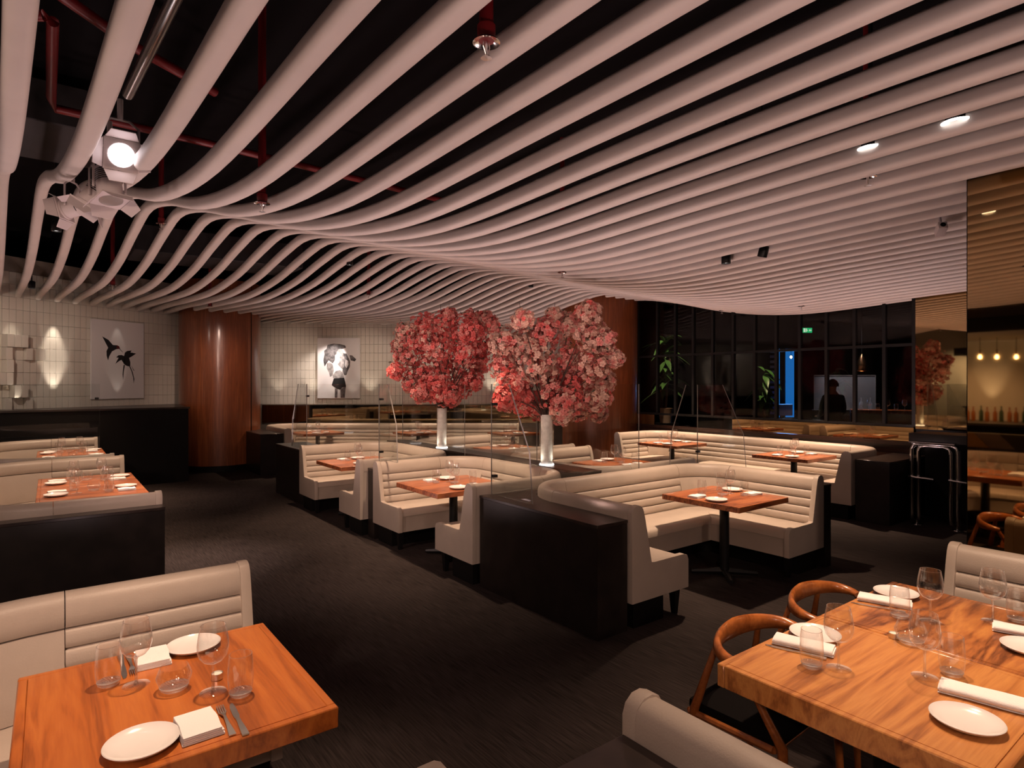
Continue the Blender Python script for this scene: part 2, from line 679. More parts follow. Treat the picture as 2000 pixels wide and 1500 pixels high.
# timber clad round columns
def column(c, r, label, seam=None):
    t = thing('column', label, 'column', (c[0], c[1], 0))
    m = MB()
    m.lathe([(r, 0.12), (r, 3.95)], 56, (c[0], c[1], 0), True)
    m.build('veneer', 'column_wood', t, smooth=True, auto=60)
    m = MB()
    m.lathe([(r - .03, 0.0), (r - .03, 0.12)], 48, (c[0], c[1], 0), True)
    m.build('plinth', 'black', t, smooth=True)
    if seam is not None:
        for a in seam:
            m = MB()
            x, y = c[0] + (r + .002) * math.cos(a), c[1] + (r + .002) * math.sin(a)
            m.tube([(x, y, .12), (x, y, 3.9)], 0.008, 6)
            m.build('joint', 'black', t)


column((2.95, 14.32), 0.80, 'round timber clad column between the two tiled walls', [-0.95])
column((9.34, 9.2), 0.80, 'round red brown timber column behind the right blossoms', [])


# ------------------------------------------------------------------ glazed partition on the right, and room beyond
GX = 9.75


def gy(px):
    u = (px - 1000) / FPX
    return GX / (FW[0] + u * RT[0]) * (FW[1] + u * RT[1])


gw = thing('glazed_partition', 'dark framed glass partition behind the far right booth', 'partition', (GX, 6, 0))
gw['kind'] = 'structure'
mull = [1247, 1285, 1320, 1355, 1393, 1433, 1475, 1517, 1563, 1615, 1670, 1728, 1786]
for px in mull:
    y = gy(px)
    box_obj('mullion', (GX - .035, GX + .035, y - .022, y + .022, 1.2, 3.9), 'blackmetal', gw)
Y0, Y1 = gy(1786), gy(1240)
for z in (1.2, 2.36):
    box_obj('transom', (GX - .03, GX + .03, Y0, Y1, z - .02, z + .02), 'blackmetal', gw)
for a in range(len(mull) - 1):
    ya, yb = gy(mull[a + 1]) + .02, gy(mull[a]) - .02
    box_obj('pane', (GX - .006, GX + .006, ya, yb, 1.22, 2.34), 'window_glass', gw)
    box_obj('pane', (GX - .006, GX + .006, ya, yb, 2.38, 3.9), 'window_glass', gw)
box_obj('dado', (GX - .05, GX + .08, Y0, Y1, 0, 0.96), 'panel_wood', gw)
o = box_obj('mirror_panel', (GX - .03, GX - .004, gy(1786), gy(1432), 0.985, 1.185), 'bronze_mirror')
tag(o, 'long low bronze mirror strip behind the far right booth', 'mirror')
o = box_obj('mirror_panel', (GX - .03, GX - .004, gy(1280), gy(1238), 0.93, 1.185), 'bronze_mirror')
tag(o, 'short bronze mirror strip beside the red brown column', 'mirror')
o = box_obj('wood_rail', (GX - .09, GX - .01, Y0, Y1, 0.93, 0.98), 'panel_wood')
tag(o, 'dark timber rail along the top of the far right banquette', 'rail')

# bronze mirror pillars
t = thing('mirror_pillar', 'slim pillar faced in bronze mirror behind the chrome legged stand', 'pillar', (GX, 3.15, 0))
box_obj('core', (9.72, 10.5, 2.6, gy(1786) - .03, 0, 3.95), 'black', t)
box_obj('mirror_face', (9.70, 9.72, 2.6, gy(1786) - .03, 1.17, 3.2), 'bronze_mirror', t)
t = thing('mirror_pillar', 'wide pillar faced in bronze mirror at the right edge', 'pillar', (5.1, 0.3, 0))
box_obj('core', (4.60, 5.6, -1.2, 1.325, 0, 3.95), 'black', t)
box_obj('mirror_face', (4.58, 4.60, -1.19, 1.315, 0.02, 3.9), 'bronze_mirror', t)


# ------------------------------------------------------------------ swept upholstery
class Path:
    def __init__(s, pts, r):
        s.p = [Vector(q) for q in pts]
        s.r = r
        n = len(s.p)
        s.d = [(s.p[i + 1] - s.p[i]).normalized() for i in range(n - 1)]
        s.n = [Vector((d.y, -d.x)) for d in s.d]

    def corner(s, i, n):
        if i == 0:
            return s.p[0] + s.n[0] * n
        if i == len(s.p) - 1:
            return s.p[-1] + s.n[-1] * n
        N1, N2 = s.n[i - 1], s.n[i]
        return s.p[i] + (N1 + N2) * (n / (1 + N1.dot(N2)))

    def tl(s, i, n):
        if i == 0 or i == len(s.p) - 1:
            return 0.0
        c = max(-1, min(1, s.d[i - 1].dot(s.d[i])))
        return max(s.r - n, 0) * math.tan(math.acos(c) / 2)

    def segs(s):
        out = []
        for i in range(len(s.d)):
            out.append(('s', i))
            if i < len(s.d) - 1:
                out.append(('a', i + 1))
        return out

    def pt(s, seg, t, n):
        k, i = seg
        if k == 's':
            a = s.corner(i, n) + s.d[i] * s.tl(i, n)
            b = s.corner(i + 1, n) - s.d[i] * s.tl(i + 1, n)
            return a + (b - a) * t
        N1, N2 = s.n[i - 1], s.n[i]
        if n >= s.r:
            return s.corner(i, n)
        C = s.corner(i, s.r)
        ang = math.acos(max(-1, min(1, N1.dot(N2))))
        sg = 1 if N1.x * N2.y - N1.y * N2.x > 0 else -1
        a = sg * ang * t
        Nt = Vector((N1.x * math.cos(a) - N1.y * math.sin(a), N1.x * math.sin(a) + N1.y * math.cos(a)))
        return C - Nt * (s.r - n)


def sweep(path, seg, prof, gap=0.0):
    ns = 2 if seg[0] == 's' else 12
    m = MB()
    rings = []
    for j in range(ns):
        t = j / (ns - 1)
        ring = []
        for n, z in prof:
            p = path.pt(seg, t, n)
            ring.append((p.x, p.y, z))
        rings.append(ring)
    if gap and seg[0] == 's':
        # pull the two ends in slightly so the seam reads
        for q, (A, B) in enumerate(zip(rings[0], rings[1])):
            a, b = Vector(A), Vector(B)
            L = (b - a).length
            if L > 4 * gap:
                e = (b - a) / L
                rings[0][q] = tuple(a + e * gap)
                rings[1][q] = tuple(b - e * gap)
    m.loft(rings)
    return m


def nfront(z):
    return 0.115 + (0.90 - z) * 0.17


ROWZ = [(0.765, 0.685), (0.685, 0.605), (0.605, 0.525), (0.525, 0.445)]


def channel_prof(z1, z0, bulge=0.012):
    pr = [(nfront(z1) - .06, z1)]
    for a in range(7):
        t = a / 6
        z = z1 + (z0 - z1) * t
        if a == 0:
            z -= .003
        if a == 6:
            z += .003
        pr.append((nfront(z) + bulge * (math.sin(PI * t) ** 0.5 if 0 < t < 1 else 0) - 0.008, z))
    pr.append((nfront(z0) - .06, z0))
    return pr


BOL = [(0.0, .765), (0, .855), (.010, .885), (.03, .90), (.06, .905), (.09, .90), (.112, .885), (.126, .86), (.135, .82), (.138, .785), (.13, .769), (.11, .765)]
BACK = [(0.004, .2), (0.004, .765), (.085, .765), (.15, .43), (.15, .2)]
SEAT = [(.14, .37), (.14, .44), (.30, .455), (.52, .455), (.60, .45), (.632, .436), (.645, .41), (.647, .37)]
FRONT = [(.14, .2), (.14, .37), (.64, .37), (.636, .36), (.636, .2)]
PLINTH = [(.06, 0), (.06, .2), (.40, .2), (.40, 0)]
ENDP = [(0, .2), (0, .86), (.012, .89), (.04, .91), (.075, .912), (.105, .90), (.125, .87), (.145, .80), (.215, .475), (.25, .47), (.60, .47), (.64, .455), (.655, .42), (.655, .2)]


def booth(label, pts, r, plain=(), ends=(True, True), legs=True, group='cream upholstered booth seats'):
    path = Path(pts, r)
    c = sum((Vector(q) for q in pts), Vector((0, 0))) / len(pts)
    t = thing('booth_bench', label, 'bench', (c.x, c.y, 0), 0, group)
    for si, seg in enumerate(path.segs()):
        sweep(path, seg, BOL, .004).build('bolster', 'leather', t, smooth=True, bevel=0, auto=50)
        sweep(path, seg, BACK).build('back_board', 'leather', t, smooth=True, auto=40)
        if seg[0] == 's' and si not in plain:
            for z1, z0 in ROWZ:
                sweep(path, seg, channel_prof(z1, z0), .003).build('back_channel', 'leather', t, smooth=True, auto=50)
        else:
            sweep(path, seg, channel_prof(.765, .445, .018), .003).build('back_panel', 'leather', t, smooth=True, auto=50)
        sweep(path, seg, SEAT, .002).build('seat_cushion', 'leather', t, smooth=True, auto=50)
        sweep(path, seg, FRONT).build('seat_front', 'leather', t, smooth=True, auto=40)
        sweep(path, seg, PLINTH).build('plinth', 'black', t)
    for e, (i, d, nn) in enumerate(((0, -path.d[0], path.n[0]), (len(pts) - 1, path.d[-1], path.n[-1]))):
        if not ends[e]:
            continue
        P0 = path.p[i]
        m = MB()
        rings = []
        for q in (-0.004, 0.045):
            rings.append([((P0 + nn * n + d * q).x, (P0 + nn * n + d * q).y, z) for n, z in ENDP])
        m.loft(rings)
        m.build('end_panel', 'leather', t, bevel=0.008, segs=2)
        if legs:
            L = P0 + nn * 0.56 - d * 0.02
            m = MB()
            m.loft([[(L.x + a * .018, L.y + b * .018, 0) for a, b in ((-1, -1), (1, -1), (1, 1), (-1, 1))],
                    [(L.x + a * .032, L.y + b * .032, .2) for a, b in ((-1, -1), (1, -1), (1, 1), (-1, 1))]])
            m.build('leg', 'black', t)
    return t


booth('cream channelled bench around the front left table', [(.69, 1.17), (-.95, 1.17), (-.95, 3.32), (.75, 3.32)], 1.0)
booth('cream bench around the joined tables in the second booth on the left', [(.70, 5.76), (-.98, 5.76), (-.98, 9.12), (.70, 9.12)], 1.0)
booth('cream bench in the farthest booth on the left, before the black wall', [(.62, 9.30), (-.98, 9.30), (-.98, 12.48), (.60, 12.48)], 1.0)
booth('cream curved bench of the centre right booth facing the viewer', [(3.36, 3.03), (3.36, 4.38), (6.04, 4.38), (6.04, 2.95)], .5)
booth('cream bench of the centre booth nearest the aisle', [(3.02, 6.58), (4.30, 6.58), (4.30, 4.50), (3.02, 4.50)], .5)
booth('cream bench of the second centre booth along the aisle', [(2.95, 8.97), (4.30, 8.97), (4.30, 6.78), (2.95, 6.78)], .5)
booth('cream bench behind the centre right booth, under the right blossoms', [(6.2, 4.54), (4.60, 4.54), (4.60, 6.44), (6.2, 6.44)], .5)
booth('cream bench behind the vase row, under the left blossoms', [(6.2, 6.66), (4.60, 6.66), (4.60, 8.95), (6.2, 8.95)], .5)
booth('long cream bench along the rear mirror band', [(3.75, 12.5), (3.75, 14.72), (8.55, 11.08)], .5, ends=(True, True))
booth('long cream bench before the glazed partition on the right', [(8.38, 7.85), (9.52, 7.85), (9.52, 3.68), (8.43, 3.68)], .45)
booth('cream straight bench on the far side of the front right tables', [(4.12, 1.20), (4.12, -1.1)], .3)
booth('cream straight bench back nearest the viewer at lower right', [(1.30, -1.1), (1.30, 1.15)], .3)


# black partitions
def partition(label, poly, h=0.81, loc=None):
    cx = sum(p[0] for p in poly) / len(poly)
    cy = sum(p[1] for p in poly) / len(poly)
    t = thing('partition', label, 'partition', (cx, cy, 0), 0, 'black booth partitions')
    m = MB()
    m.prism(poly, 0, h - .025)
    m.build('body', 'darkwood', t)
    m = MB()
    m.prism([(p[0] + (0.004 if p[0] > cx else -.004), p[1] + (.004 if p[1] > cy else -.004)) for p in poly], h - .025, h)
    m.build('ledge', 'ledge', t, bevel=.003, segs=1)
    return t


partition('black partition block at the end of the curved centre right booth', [(3.05, 3.03), (3.355, 3.03), (3.355, 3.9), (3.49, 4.24), (3.76, 4.375), (3.05, 4.49)])
partition('thin black end panel on the right of the centre right booth', [(6.05, 2.9), (6.17, 2.9), (6.17, 4.49), (6.05, 4.49)])
partition('thin black partition behind the centre right booth bench', [(3.82, 4.39), (6.08, 4.39), (6.08, 4.49), (3.82, 4.49)])
partition('thin black partition between the two centre aisle booths', [(3.0, 6.595), (4.42, 6.595), (4.42, 6.765), (3.0, 6.765)])
partition('black partition block beyond the second centre aisle booth', [(3.0, 8.99), (3.5, 8.99), (3.5, 10.45), (3.0, 10.45)])
partition('black partition block at the left end of the rear bench', [(3.3, 12.52), (3.74, 12.52), (3.74, 14.9), (3.3, 14.9)])
partition('black partition spine under the blossom vases', [(4.315, 4.5), (4.585, 4.5), (4.585, 9.0), (4.315, 9.0)], 0.90)
partition('black partition behind the second booth on the left', [(-1.1, 5.60), (.74, 5.60), (.74, 5.745), (-1.1, 5.745)])
partition('thin black partition between the two far left booths', [(-1.1, 9.135), (.66, 9.135), (.66, 9.285), (-1.1, 9.285)])
partition('black box partition at the right end of the far right bench', [(8.46, 3.25), (9.66, 3.25), (9.66, 3.66), (8.46, 3.66)])
partition('black ledge behind the bench at the bottom of the picture', [(0.74, -1.1), (1.29, -1.1), (1.29, 1.18), (0.74, 1.18)])
partition('black partition behind the front left bench', [(-1.1, 3.335), (.72, 3.335), (.72, 3.45), (-1.1, 3.45)], .78)


# glass screens
def screen(label, panels, clips, base):
    """panels: list of plan start, plan end, bottom z, top z, slanted amount at the end"""
    t = thing('glass_screen', label, 'glass screen', base, 0, 'clear glass booth screens')
    for (a, b, z0, z1, cut) in panels:
        a, b = Vector(a), Vector(b)
        d = (b - a).normalized()
        n = Vector((-d.y, d.x)) * .006
        e = b - d * cut
        prof = [(a, z0), (b, z0), (b - d * cut * .12, z0 + .42), (e, z1), (a, z1)] if cut else [(a, z0), (b, z0), (b, z1), (a, z1)]
        m = MB()
        m.poly([(p.x + n.x, p.y + n.y, z) for p, z in prof])
        m.poly([(p.x - n.x, p.y - n.y, z) for p, z in prof][::-1])
        pn = m.build('pane', 'screen_glass', t)
        m = MB()
        k = len(prof)
        for q in range(1, k + 1):
            p, z = prof[q % k]
            p2, z2 = prof[(q + 1) % k]
            m.poly([(p.x + n.x, p.y + n.y, z), (p.x - n.x, p.y - n.y, z), (p2.x - n.x, p2.y - n.y, z2), (p2.x + n.x, p2.y + n.y, z2)])
        m.build('polished_edge', 'glass_edge', pn)
    for c in clips:
        box_obj('clip', (c[0] - .02, c[0] + .02, c[1] - .02, c[1] + .02, c[2] - .012, c[2] + .012), 'blackmetal', t)


screen('clear glass screen with slanted return on the partition before the right blossoms', [((3.14, 4.44), (5.1, 4.44), .82, 1.8, 0), ((3.14, 4.44), (3.14, 3.86), .82, 1.8, .32)], [(3.16, 4.42, 1.62), (3.16, 4.42, .98)], (3.14, 4.44, .82))
screen('clear glass screen between the two centre aisle booths', [((3.10, 6.68), (4.3, 6.68), .82, 1.8, 0), ((3.10, 6.68), (3.10, 6.2), .92, 1.8, .25)], [(3.12, 6.66, 1.62), (3.12, 6.66, 1.0)], (3.1, 6.68, .82))
screen('clear glass screen on the far black partition before the rear tiled wall', [((3.06, 9.1), (4.4, 9.1), .82, 1.8, 0), ((3.06, 9.1), (3.06, 9.8), .82, 1.8, .3)], [(3.08, 9.12, 1.62)], (3.06, 9.1, .82))
screen('clear glass screen with slanted ends at the back right corner of the centre right booth', [((6.14, 4.44), (6.14, 3.80), .82, 1.79, .30), ((6.14, 4.44), (5.62, 4.44), .82, 1.79, .3)], [(6.12, 4.42, 1.0)], (6.14, 4.44, .82))
screen('clear glass screen with bright edge above the second booth on the left', [((-1.1, 9.21), (.50, 9.21), .82, 1.8, 0)], [(.47, 9.19, 1.62)], (.5, 9.21, .82))
screen('long clear glass screen standing on the spine behind the vases', [((4.54, 8.9), (4.54, 5.5), .905, 1.8, 0)], [], (4.54, 5.5, .9))


# ------------------------------------------------------------------ tables
def table(label, x0, x1, y0, y1, mat, legs='pedestal', th=.07, group='walnut dining tables'):
    cx, cy = (x0 + x1) / 2, (y0 + y1) / 2
    t = thing('dining_table', label, 'table', (cx, cy, 0), 0, group)
    e = .03
    m = MB()
    m.box(x0 + e, x1 - e, y0 + e, y1 - e, .75 - th, .75)
    top = m.build('tabletop', mat, t)
    for nm, b in (('edge_band', (x0, x1, y0, y0 + e, .75 - th, .7502)), ('edge_band', (x0, x1, y1 - e, y1, .75 - th, .7502)), ('edge_band', (x0, x0 + e, y0 + e, y1 - e, .75 - th, .7502)), ('edge_band', (x1 - e, x1, y0 + e, y1 - e, .75 - th, .7502))):
        box_obj(nm, b, mat, top, bevel=.004, segs=1)
    if legs == 'pedestal':
        m = MB()
        m.lathe([(.045, .02), (.045, .75 - th)], 16, (cx, cy, 0), True)
        m.build('pedestal', 'blackmetal', t, smooth=True)
        m = MB()
        for a in (0, PI / 2):
            c, s_ = math.cos(a + PI / 4), math.sin(a + PI / 4)
            m.tube([(cx - .3 * c, cy - .3 * s_, .03), (cx, cy, .045), (cx + .3 * c, cy + .3 * s_, .03)], [.02, .035, .02], 6)
        m.build('foot', 'blackmetal', t)
        m = MB()
        m.box(cx - .2, cx + .2, cy - .2, cy + .2, .75 - th - .012, .75 - th)
        m.build('plate', 'blackmetal', t)
    else:
        for a in (x0 + .06, x1 - .06):
            for b in (y0 + .06, y1 - .06):
                m = MB()
                m.loft([[(a + q * .02, b + r_ * .02, 0) for q, r_ in ((-1, -1), (1, -1), (1, 1), (-1, 1))], [(a + q * .032, b + r_ * .032, .75 - th) for q, r_ in ((-1, -1), (1, -1), (1, 1), (-1, 1))]])
                m.build('leg', mat, t)
    return t


TABLES = {
    'fl': (-.09, .75, 1.92, 2.80, 'walnut_y', 'front left booth table'),
    'ra': (2.00, 2.785, .50, 1.36, 'walnut_x', 'nearer of the joined front right tables'),
    'rb': (2.79, 3.575, .50, 1.36, 'walnut_fig', 'farther of the joined front right tables'),
    'c3': (4.66, 5.46, 2.95, 3.77, 'walnut_far', 'centre right booth table'),
    'c2': (2.95, 3.84, 5.06, 5.93, 'walnut_far', 'centre aisle booth table'),
    'c1': (2.92, 3.80, 7.40, 8.30, 'walnut_far', 'second centre aisle booth table'),
    'e2': (5.60, 6.48, 5.15, 6.05, 'walnut_far', 'table behind the centre right booth'),
    'e1': (5.60, 6.48, 7.6, 8.45, 'walnut_far', 'table beyond the left vase'),
    'f1': (8.42, 9.26, 6.50, 7.36, 'walnut_far', 'farther table at the long right bench'),
    'f2': (8.35, 9.20, 4.24, 5.08, 'walnut_far', 'nearer table at the long right bench'),
    'd1': (4.22, 5.10, 12.75, 13.55, 'walnut_far', 'left table at the rear bench'),
    'd2': (6.0, 6.85, 11.45, 12.25, 'walnut_far', 'middle table at the rear bench'),
    'd3': (7.6, 8.4, 10.1, 10.9, 'walnut_far', 'right table at the rear bench'),
    'l2a': (-.10, .77, 6.82, 7.655, 'walnut_far', 'nearer joined table in the second left booth'),
    'l2b': (-.10, .77, 7.665, 8.5, 'walnut_far', 'farther joined table in the second left booth'),
    'l3a': (-.15, .68, 10.35, 11.2, 'walnut_far', 'nearer joined table in the farthest left booth'),
    'l3b': (-.15, .68, 11.21, 12.05, 'walnut_far', 'farther joined table in the farthest left booth'),
}
TLAB = {
    'fl': 'walnut table with orange sheen in the front left booth',
    'ra': 'pale walnut table nearer the viewer of the joined pair at front right',
    'rb': 'walnut table farther of the joined pair at front right, beside the cream bench',
    'c3': 'small walnut pedestal table in the curved centre right booth',
    'c2': 'walnut pedestal table in the centre booth nearest the aisle',
    'c1': 'walnut pedestal table in the second centre aisle booth',
    'e2': 'walnut table half hidden behind the centre right booth bench',
    'e1': 'walnut table seen through the glass beyond the left vase',
    'f1': 'small walnut table at the farther end of the long right bench',
    'f2': 'small walnut table at the nearer end of the long right bench',
    'd1': 'walnut table at the left end of the rear bench below the portrait',
    'd2': 'walnut table at the middle of the rear bench behind the left blossoms',
    'd3': 'walnut table at the right end of the rear bench behind the right vase',
    'l2a': 'walnut table nearer of the joined pair in the second left booth',
    'l2b': 'walnut table farther of the joined pair in the second left booth',
    'l3a': 'walnut table nearer of the pair in the farthest left booth',
    'l3b': 'walnut table farther of the pair in the farthest left booth',
}
for k_, (a, b, c, d, mt, nm) in TABLES.items():
    table(TLAB[k_], a, b, c, d, mt, 'pedestal', {'fl': .068, 'ra': .085, 'rb': .085}.get(k_, .05))


# ------------------------------------------------------------------ tableware masters
def lathe_mesh(name, prof, n, mat):
    m = MB()
    m.lathe(prof, n)
    o = m.build(name, mat, None, smooth=True, auto=70)
    me = o.data
    bpy.data.objects.remove(o)
    return me


def wine_meshes(n):
    bowl = lathe_mesh('bowl', [(.004, .098), (.014, .100), (.030, .108), (.043, .124), (.0495, .145), (.050, .165), (.046, .195), (.0395, .228)], n, 'wine_glass_mat')
    stem = lathe_mesh('stem', [(.010, .004), (.006, .012), (.0042, .03), (.0038, .07), (.0045, .09), (.008, .099)], 10, 'thick_glass')
    foot = lathe_mesh('foot', [(.0005, .006), (.012, .0045), (.042, .0015), (.0425, .0005)], n, 'wine_glass_mat')
    rim = MB()
    rim.tube([(.0395 * math.cos(2 * PI * q / n), .0395 * math.sin(2 * PI * q / n), .228) for q in range(n + 1)], .0008, 5, False)
    ro = rim.build('rim', 'thick_glass', None, smooth=True)
    rm = ro.data
    bpy.data.objects.remove(ro)
    return [('bowl', bowl), ('stem', stem), ('foot', foot), ('rim', rm)]


def tumbler_meshes(n):
    wall = lathe_mesh('wall', [(.028, .004), (.034, .012), (.0395, .04), (.0405, .07), (.039, .11), (.0355, .14)], n, 'wine_glass_mat')
    base = lathe_mesh('base', [(.001, .001), (.027, .001), (.033, .006), (.0365, .016), (.026, .0135), (.012, .0115), (.001, .011)], n, 'thick_glass')
    rim = MB()
    rim.tube([(.0355 * math.cos(2 * PI * q / n), .0355 * math.sin(2 * PI * q / n), .14) for q in range(n + 1)], .0008, 5, False)
    ro = rim.build('rim', 'thick_glass', None, smooth=True)
    rm = ro.data
    bpy.data.objects.remove(ro)
    return [('wall', wall), ('base', base), ('rim', rm)]


def votive_meshes(n):
    wall = lathe_mesh('wall', [(.036, .006), (.045, .018), (.054, .04), (.0555, .05), (.050, .064), (.043, .082)], n, 'wine_glass_mat')
    base = lathe_mesh('base', [(.001, .001), (.034, .001), (.042, .008), (.046, .017), (.034, .0125), (.015, .0105), (.001, .010)], n, 'thick_glass')
    return [('wall', wall), ('base', base)]


def plate_meshes(n):
    return [('plate', lathe_mesh('plate', [(.001, .006), (.055, .006), (.082, .011), (.094, .019), (.097, .0215), (.0985, .020), (.090, .011), (.060, .001), (.001, .0005)], n, 'porcelain'))]


HI = {'wine': wine_meshes(32), 'tumbler': tumbler_meshes(32), 'votive': votive_meshes(32), 'plate': plate_meshes(40)}
LO = {'wine': wine_meshes(14), 'tumbler': tumbler_meshes(14), 'votive': votive_meshes(14), 'plate': plate_meshes(24)}
NAMES = {'wine': ('wine_glass', 'wine glass'), 'tumbler': ('tumbler', 'glass'), 'votive': ('votive_holder', 'candle holder'), 'plate': ('side_plate', 'plate'), 'napkin': ('napkin', 'napkin'), 'fork': ('fork', 'fork'), 'knife': ('knife', 'knife'), 'tealight': ('tealight', 'candle'), 'caddy': ('salt_dish', 'dish')}


def napkin_mesh(wd, ln, folds=3):
    """folded cloth: stacked layers with a rounded fold along one side"""
    m = MB()
    h = .0042
    for q in range(folds):
        z = .001 + q * (h + .0007)
        s = 1 - .022 * q
        pr = []
        for a in range(9):
            t = -PI / 2 + PI * a / 8
            pr.append((-wd / 2 * s - .003 * math.cos(t), z + h / 2 + h / 2 * math.sin(t)))
        pr += [(wd / 2 * s - .004 * (q % 2), z + h), (wd / 2 * s - .004 * (q % 2), z)]
        rings = []
        for j in range(7):
            y = (-.5 + j / 6) * ln * (1 - .012 * q)
            dz = .0022 * math.sin(j * 1.3 + q * 1.1) * (1 if q == folds - 1 else 0)
            rings.append([(x + .0015 * math.sin(j * 1.1 + q), y, zz + (dz if zz > z + h * .4 else 0)) for x, zz in pr])
        m.loft(rings)
    o = m.build('napkin', 'linen', None, smooth=True, auto=50)
    me = o.data
    bpy.data.objects.remove(o)
    return me


def roll_mesh(wd, ln):
    """napkin folded round cutlery: a soft flattened roll with layered ends"""
    m = MB()
    for (w_, h_, z_, s_) in ((wd, .024, .004, 1.0), (wd * .9, .007, .0, 1.03), (wd * .82, .010, .008, 1.035)):
        rings = []
        for j in range(9):
            y = (-.5 + j / 8) * ln * s_
            k = 1 + .04 * math.sin(j * .9)
            ring = []
            for a in range(16):
                t = 2 * PI * a / 16
                cx = math.copysign(abs(math.cos(t)) ** .6, math.cos(t))
                sz = math.copysign(abs(math.sin(t)) ** .7, math.sin(t))
                ring.append((cx * w_ / 2 * k, y, z_ + h_ / 2 + sz * h_ / 2 * k))
            rings.append(ring)
        m.loft(rings)
    o = m.build('napkin', 'linen', None, smooth=True, auto=60)
    me = o.data
    bpy.data.objects.remove(o)
    return me


def fork_mesh():
    m = MB()
    # handle
    def strip(pts):
        top, bot = [], []
        rings = []
        for (y, wd, z, th) in pts:
            rings.append([(-wd / 2, y, z), (wd / 2, y, z), (wd / 2, y, z + th), (-wd / 2, y, z + th)])
        m.loft(rings)
    strip([(-.10, .020, .0015, .0025), (-.07, .017, .002, .003), (-.03, .010, .004, .003), (.02, .007, .007, .003), (.035, .014, .006, .0025), (.05, .024, .003, .002)])
    for x in (-.0095, -.0032, .0032, .0095):
        m.loft([[(x - .002, .048, .003), (x + .002, .048, .003), (x + .002, .048, .005), (x - .002, .048, .005)], [(x - .0012, .098, .006), (x + .0012, .098, .006), (x + .0012, .098, .0072), (x - .0012, .098, .0072)]])
    o = m.build('fork', 'steel', None, smooth=True, auto=40)
    me = o.data
    bpy.data.objects.remove(o)
    return me


def knife_mesh():
    m = MB()
    rings = []
    for (y, w0, w1, th) in [(-.11, -.010, .010, .005), (-.08, -.009, .009, .005), (-.02, -.006, .006, .005), (.0, -.006, .006, .004), (.02, -.008, .010, .002), (.08, -.007, .010, .0016), (.105, -.002, .008, .0012), (.112, .004, .006, .001)]:
        rings.append([(w0, y, .001), (w1, y, .001), (w1, y, .001 + th), (w0, y, .001 + th)])
    m.loft(rings)
    o = m.build('knife', 'steel', None, smooth=True, auto=40)
    me = o.data
    bpy.data.objects.remove(o)
    return me


NAP = napkin_mesh(.112, .155, 5)
NAPS = napkin_mesh(.11, .15, 4)
ROLL = roll_mesh(.09, .215)
FORK = fork_mesh()
KNIFE = knife_mesh()
TEA = lathe_mesh('tealight', [(.001, .001), (.0195, .001), (.0195, .022), (.018, .022), (.018, .017), (.001, .017)], 20, 'steel')
TEAWAX = lathe_mesh('wax', [(.001, .0185), (.017, .0185), (.017, .016)], 16, 'wax')


def put(kind, xyz, label, rz=0.0, hi=False, group=None, mesh=None, scale=1.0):
    nm, cat = NAMES[kind]
    sets = (HI if hi else LO).get(kind)
    if sets and len(sets) > 1:
        t = thing(nm, label, cat, xyz, rz, group)
        t.scale = (scale,) * 3
        first = None
        for pn, me in sets:
            o = bpy.data.objects.new(pn, me)
            COL.objects.link(o)
            o.parent = first if pn == 'rim' else t
            first = first or o
        return t
    me = mesh or (TEA if kind == 'tealight' else sets[0][1])
    o = bpy.data.objects.new(nm, me)
    o.location = xyz
    o.rotation_euler = (0, 0, rz)
    o.scale = (scale,) * 3
    COL.objects.link(o)
    if kind == 'tealight':
        c = bpy.data.objects.new('wax', TEAWAX)
        COL.objects.link(c)
        c.parent = o
    return tag(o, label, cat, group)


TZ = 0.7505


def ap(px, py):
    x, y, z = at(px, py, TZ)
    return (x, y, TZ)


# front left table, set as in the photograph
g = 'place settings on the front left table'
W = 'on the front left table'
put('wine', ap(266, 1338), 'tall wine glass on the left of the front left table, before the rear napkin', hi=True, group=g)
put('wine', ap(416, 1352), 'tall wine glass on the right of the front left table, before the rear plate', hi=True, group=g)
put('tumbler', ap(212, 1338), 'water tumbler at the left end of the glasses ' + W, hi=True, group=g)
put('tumbler', ap(470, 1358), 'water tumbler at the right end of the glasses ' + W, hi=True, group=g)
put('votive', ap(340, 1347), 'round squat votive glass in the middle of the front left table', hi=True, group=g)
put('tealight', ap(424, 1326), 'small silver tealight behind the right wine glass ' + W, group=g)
put('plate', ap(277, 1459), 'white side plate nearest the viewer ' + W, hi=True, group=g)
put('plate', ap(378, 1266), 'white side plate at the rear of the front left table', hi=True, group=g)
put('napkin', ap(388, 1424), 'folded white napkin beside the nearest plate ' + W, rz=0.03, mesh=NAP, group=g)
put('napkin', ap(299, 1290), 'folded white napkin at the rear of the front left table', rz=-0.05, mesh=NAP, group=g)
put('fork', ap(441, 1408), 'steel fork beside the near napkin ' + W, rz=-.02, mesh=FORK, group=g)
put('knife', ap(464, 1405), 'steel knife beside the near napkin ' + W, rz=-.02, mesh=KNIFE, group=g)
put('fork', ap(256, 1300), 'steel fork beside the rear napkin ' + W, rz=PI, mesh=FORK, group=g)
put('knife', ap(240, 1303), 'steel knife beside the rear napkin ' + W, rz=PI, mesh=KNIFE, group=g)

